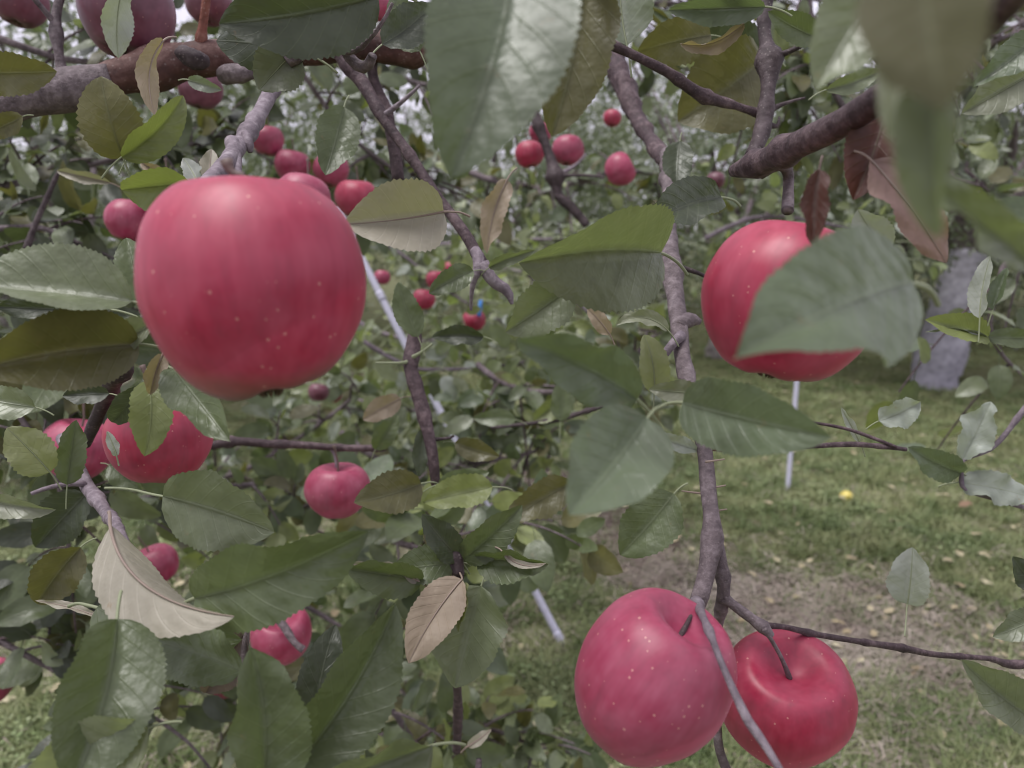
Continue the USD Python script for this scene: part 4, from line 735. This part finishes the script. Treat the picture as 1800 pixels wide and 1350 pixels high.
 ('hang', 1150, 690, .5, 1132, 588, .5, .54, 12, 40, 'l', 'leaf_lime', dict(bow=.06)),
 ('hang', 1072, 588, .55, 1032, 542, .55, .46, 12, 16, 'l', 'leaf_tan', dict()),
 ('hang', 1175, 582, .54, 1082, 572, .54, .3, 12, 50, 'l', 'leaf_sage', dict(bow=.2)),
 ('hang', 1226, 792, .5, 1138, 764, .48, .32, 12, 30, 'u', 'leaf_silver', dict(wave=.03)),
 ('mid', 704, 700, .85, 638, 738, .85, .5, 12, 16, 'l', 'leaf_tan', dict()),
 ('mid', 748, 752, .77, 738, 838, .76, .36, 12, 16, 'u', 'leaf_dark', dict()),
 ('mid', 800, 778, .77, 878, 802, .76, .46, 12, 16, 'u', 'leaf_olive', dict()),
 ('thin_mid', 906, 738, 1.15, 832, 736, 1.15, .42, 12, 36, 'u', 'leaf_green', dict()),
 ('mid', 740, 850, .68, 622, 884, .64, .6, 12, 12, 'u', 'leaf_olive', dict()),
 ('mid', 866, 856, .7, 742, 884, .68, .5, 12, 30, 'u', 'leaf_lime', dict(wave=.03)),
 ('mid', 1006, 848, .7, 890, 918, .68, .46, 12, 16, 'u', 'leaf_olive', dict()),
 ('mid', 770, 852, .72, 860, 830, .72, .4, 12, 16, 'u', 'leaf_green', dict()),
 ('level', 660, 790, .9, 700, 730, .9, .5, 12, 16, 'u', 'leaf_green', dict()),
 ('thin_mid', 985, 740, 1.15, 1000, 660, 1.15, .5, 12, 16, 'u', 'leaf_green', dict()),
 ('thin_mid', 940, 742, 1.2, 1000, 700, 1.2, .5, 12, 16, 'u', 'leaf_lime', dict()),
 ('shoot', 860, 470, .62, 940, 440, .6, .3, 12, 40, 'u', 'leaf_sage', dict()),
]
for i, (key, x0, y0, d0, x1, y1, d1, wr, aR, aL, face, mat, ex) in enumerate(LV):
    ex = dict(ex); pet = ex.pop('pet', None); rg = np.random.default_rng(900 + i)
    for k_, v_ in (('curl', rg.uniform(-.05, .1)), ('wave', rg.uniform(.02, .05)), ('twist', rg.uniform(-32, 32)), ('bow', rg.uniform(-.035, .035))):
        ex.setdefault(k_, v_)
    if np.isscalar(aL): aR, aL = aR + rg.uniform(4, 26), aL + rg.uniform(4, 26)
    b, t = P(x0, y0, d0), P(x1, y1, d1)
    n0 = unit(C - (b + t) / 2)
    px = math.hypot(x1 - x0, y1 - y0)
    wr = wr * px * (d0 + d1) / 2 / FOC / np.linalg.norm(t - b) * 1.12
    lf = blade(b, t, n0, wr, aR, aL, lower=face == 'l', seed=i, nt=int(np.clip(px / 5, 24, 64)), ns=6 if px > 150 else 4, tooth=.03 if px > 150 else .045, **ex)
    leaf_part(BR[key], lf, mat, P(*pet) if pet else None, pr=float(np.clip(.011 * np.linalg.norm(t - b), .0005, .0011)))

# ------------------------------------------------------------------ the apples
apple('largest glossy red apple in front at the left, under the lavender spur', 452, 508, 392, .31, (-.1, .95, .08), seed=1, squash=1.08, lop=.05, taper=.07, stalk=.45)
apple('red apple half covered by a broad blurred leaf at the right', 1384, 536, 312, .38, (.25, .93, .1), seed=2, squash=.95)
apple('pinkish red front apple at the bottom, left one of the touching pair', 1143, 1194, 278, .385, (.48, .84, .22), 'apple_pink', seed=3, squash=1.16, stalk_to=(1221, 1066, .402), stalk_mat='bark_plum', cav=.34, dimple=.42)
apple('red apple behind the diagonal twig, right one of the touching pair at the bottom', 1379, 1230, 236, .47, (-.07, .8, .58), seed=4, squash=1.04, stalk_to=(1344, 1106, .445), stalk_mat='bark_grey', cav=.36, dimple=.46)
apple('red apple under the lime leaf below the largest apple', 281, 772, 186, .62, (-.1, .97, .1), seed=5, squash=.9)
apple('dull pink apple behind the green leaves at the far left below the sage leaf', 136, 790, 124, .88, (.2, .95, 0), 'apple_pink', seed=6)
apple('pink red apple hanging from the thin level twig', 594, 862, 118, .94, (.05, .95, .2), 'apple_pink', seed=7, squash=.86)
apple('small pink apple tucked behind the cream folded leaf', 274, 994, 82, 1.2, (-.35, .9, .2), 'apple_pink', seed=8)
apple('heart shaped pink apple with a grey twig across its hollow', 494, 1116, 110, 1., (.12, .9, .42), 'apple_pink', seed=9, squash=1.02, stalk=.5, dimple=.62, cav=.4)
apple('pink apple cut off by the left edge near the bottom', -22, 1198, 90, 1.2, (0, 1, .1), 'apple_pink', seed=10)
apple('dull plum apple with a silver leaf across it above the thick limb', 223, 26, 164, .7, (.1, .98, -.1), 'apple_maroon', seed=11, squash=.97)
apple('pale pink apple peeping over the top of the largest apple', 532, 350, 98, 1.08, (.2, .95, 0), 'apple_pink', seed=12)
apple('pink apple right of the spur, highest of the cluster over the largest apple', 470, 248, 60, 1.5, (.1, .95, .1), 'apple_pink', seed=13)
apple('pink apple with a pointed look behind the green leaf over the largest apple', 514, 292, 64, 1.5, (.1, .95, .1), 'apple_pink', seed=14)
apple('dull pink apple under the hanging green leaf over the largest apple', 582, 300, 66, 1.5, (.1, .95, .1), 'apple_pink', seed=15)
apple('red apple between the largest apple and the cream folded leaf', 626, 350, 78, 1.4, (.1, .95, .1), seed=16)
apple('pink apple showing just its top above the lime leaf', 292, 338, 80, 1.05, (.1, .95, .1), 'apple_pink', seed=17)
apple('dusty pink apple left of the largest apple below the lime leaf', 224, 388, 78, 1.05, (.1, .95, 0), 'apple_pink', seed=18, squash=1.0)
apple('dark maroon apple in the top left corner', 34, 4, 96, 1., (.1, .95, 0), 'apple_maroon', seed=19)
apple('dark maroon apple beside the reddish twig at the top', 366, 6, 84, 1.1, (.1, .95, 0), 'apple_maroon', seed=20)
apple('dark red apple showing under the limb beside the tan curled leaf', 352, 158, 78, 1.25, (.1, .95, 0), 'apple_maroon', seed=21)
apple('red apple at the top edge above the rusty end of the limb', 658, 10, 60, 1.3, (.1, .95, 0), 'apple_pink', seed=22)
apple('red half hidden apple left of the dark bare twig', 931, 272, 54, 1.56, (-.1, .95, 0), seed=23, squash=.9)
apple('bright pink apple just right of the dark bare twig', 998, 265, 60, 1.58, (.1, .95, 0), 'apple_pink', seed=24)
apple('pale pink apple behind the top of the dark bare twig', 950, 234, 44, 1.9, (.1, .95, 0), 'apple_pink', seed=25)
apple('round pink apple with its dark eye facing left on a thin stalk', 1089, 298, 62, 1.45, (.85, .4, .25), 'apple_pink', seed=26, squash=.9, stalk=0)
apple('sliver of red apple behind the olive leaf left of the knobbly branch', 1076, 208, 34, 2.1, (.1, .95, 0), seed=27)
apple('tiny dull red apple behind the dark leaf on the right', 1258, 318, 34, 2.2, (.1, .95, 0), 'apple_maroon', seed=28)
apple('small oval apple beside the white pole below the folded cream leaf', 672, 488, 30, 3.0, (.1, .95, 0), 'apple_pink', seed=29, nth=24, nph=32)
apple('small red apple lowest of the far trio right of the white pole', 745, 527, 42, 2.3, (.1, .95, 0), seed=30, nth=24, nph=32)
apple('small red apple in the middle of the far trio right of the white pole', 766, 492, 37, 2.5, (.1, .95, 0), seed=31, nth=24, nph=32)
apple('small red apple highest of the far trio right of the white pole', 792, 473, 28, 3.1, (.1, .95, 0), seed=32, nth=24, nph=32)
apple('small round red apple hanging alone below the blue strip', 833, 564, 44, 2.2, (-.05, .95, .2), seed=33, nth=32, nph=40, squash=.9)
apple('small red apple peeping out right under the largest apple', 586, 694, 32, 2.6, (.1, .95, 0), seed=34, nth=24, nph=32)
apple('dark red apple partly behind the bottom of the largest apple', 560, 690, 38, 2.4, (.1, .95, 0), 'apple_maroon', seed=35, nth=24, nph=32)
apple('pink sliver of apple under the plum coloured dry leaf', 396, 1204, 50, 1.3, (.3, .95, .1), 'apple_pink', seed=36)
apple('tiny speck of red apple among the leaves at the bottom edge', 541, 1301, 24, 2.4, (.1, .95, 0), seed=37, nth=24, nph=32)
apple('bit of pink apple above the small dark leaf at the far left', 160, 668, 30, 2.0, (.1, .95, 0), 'apple_pink', seed=38, nth=24, nph=32)
apple('small maroon apple at the left edge above the pink apple', 88, 728, 28, 2.2, (.1, .95, 0), 'apple_maroon', seed=39, nth=24, nph=32)
o = tag(obj('blue_tie', tube([P(842, 556, 2.16), P(843, 545, 2.16), P(845, 529, 2.17)], [.006, .0065, .006], 8, 8), M('blue_plastic')), 'bright blue plastic strip above the lone small apple in the middle', 'plastic tie')
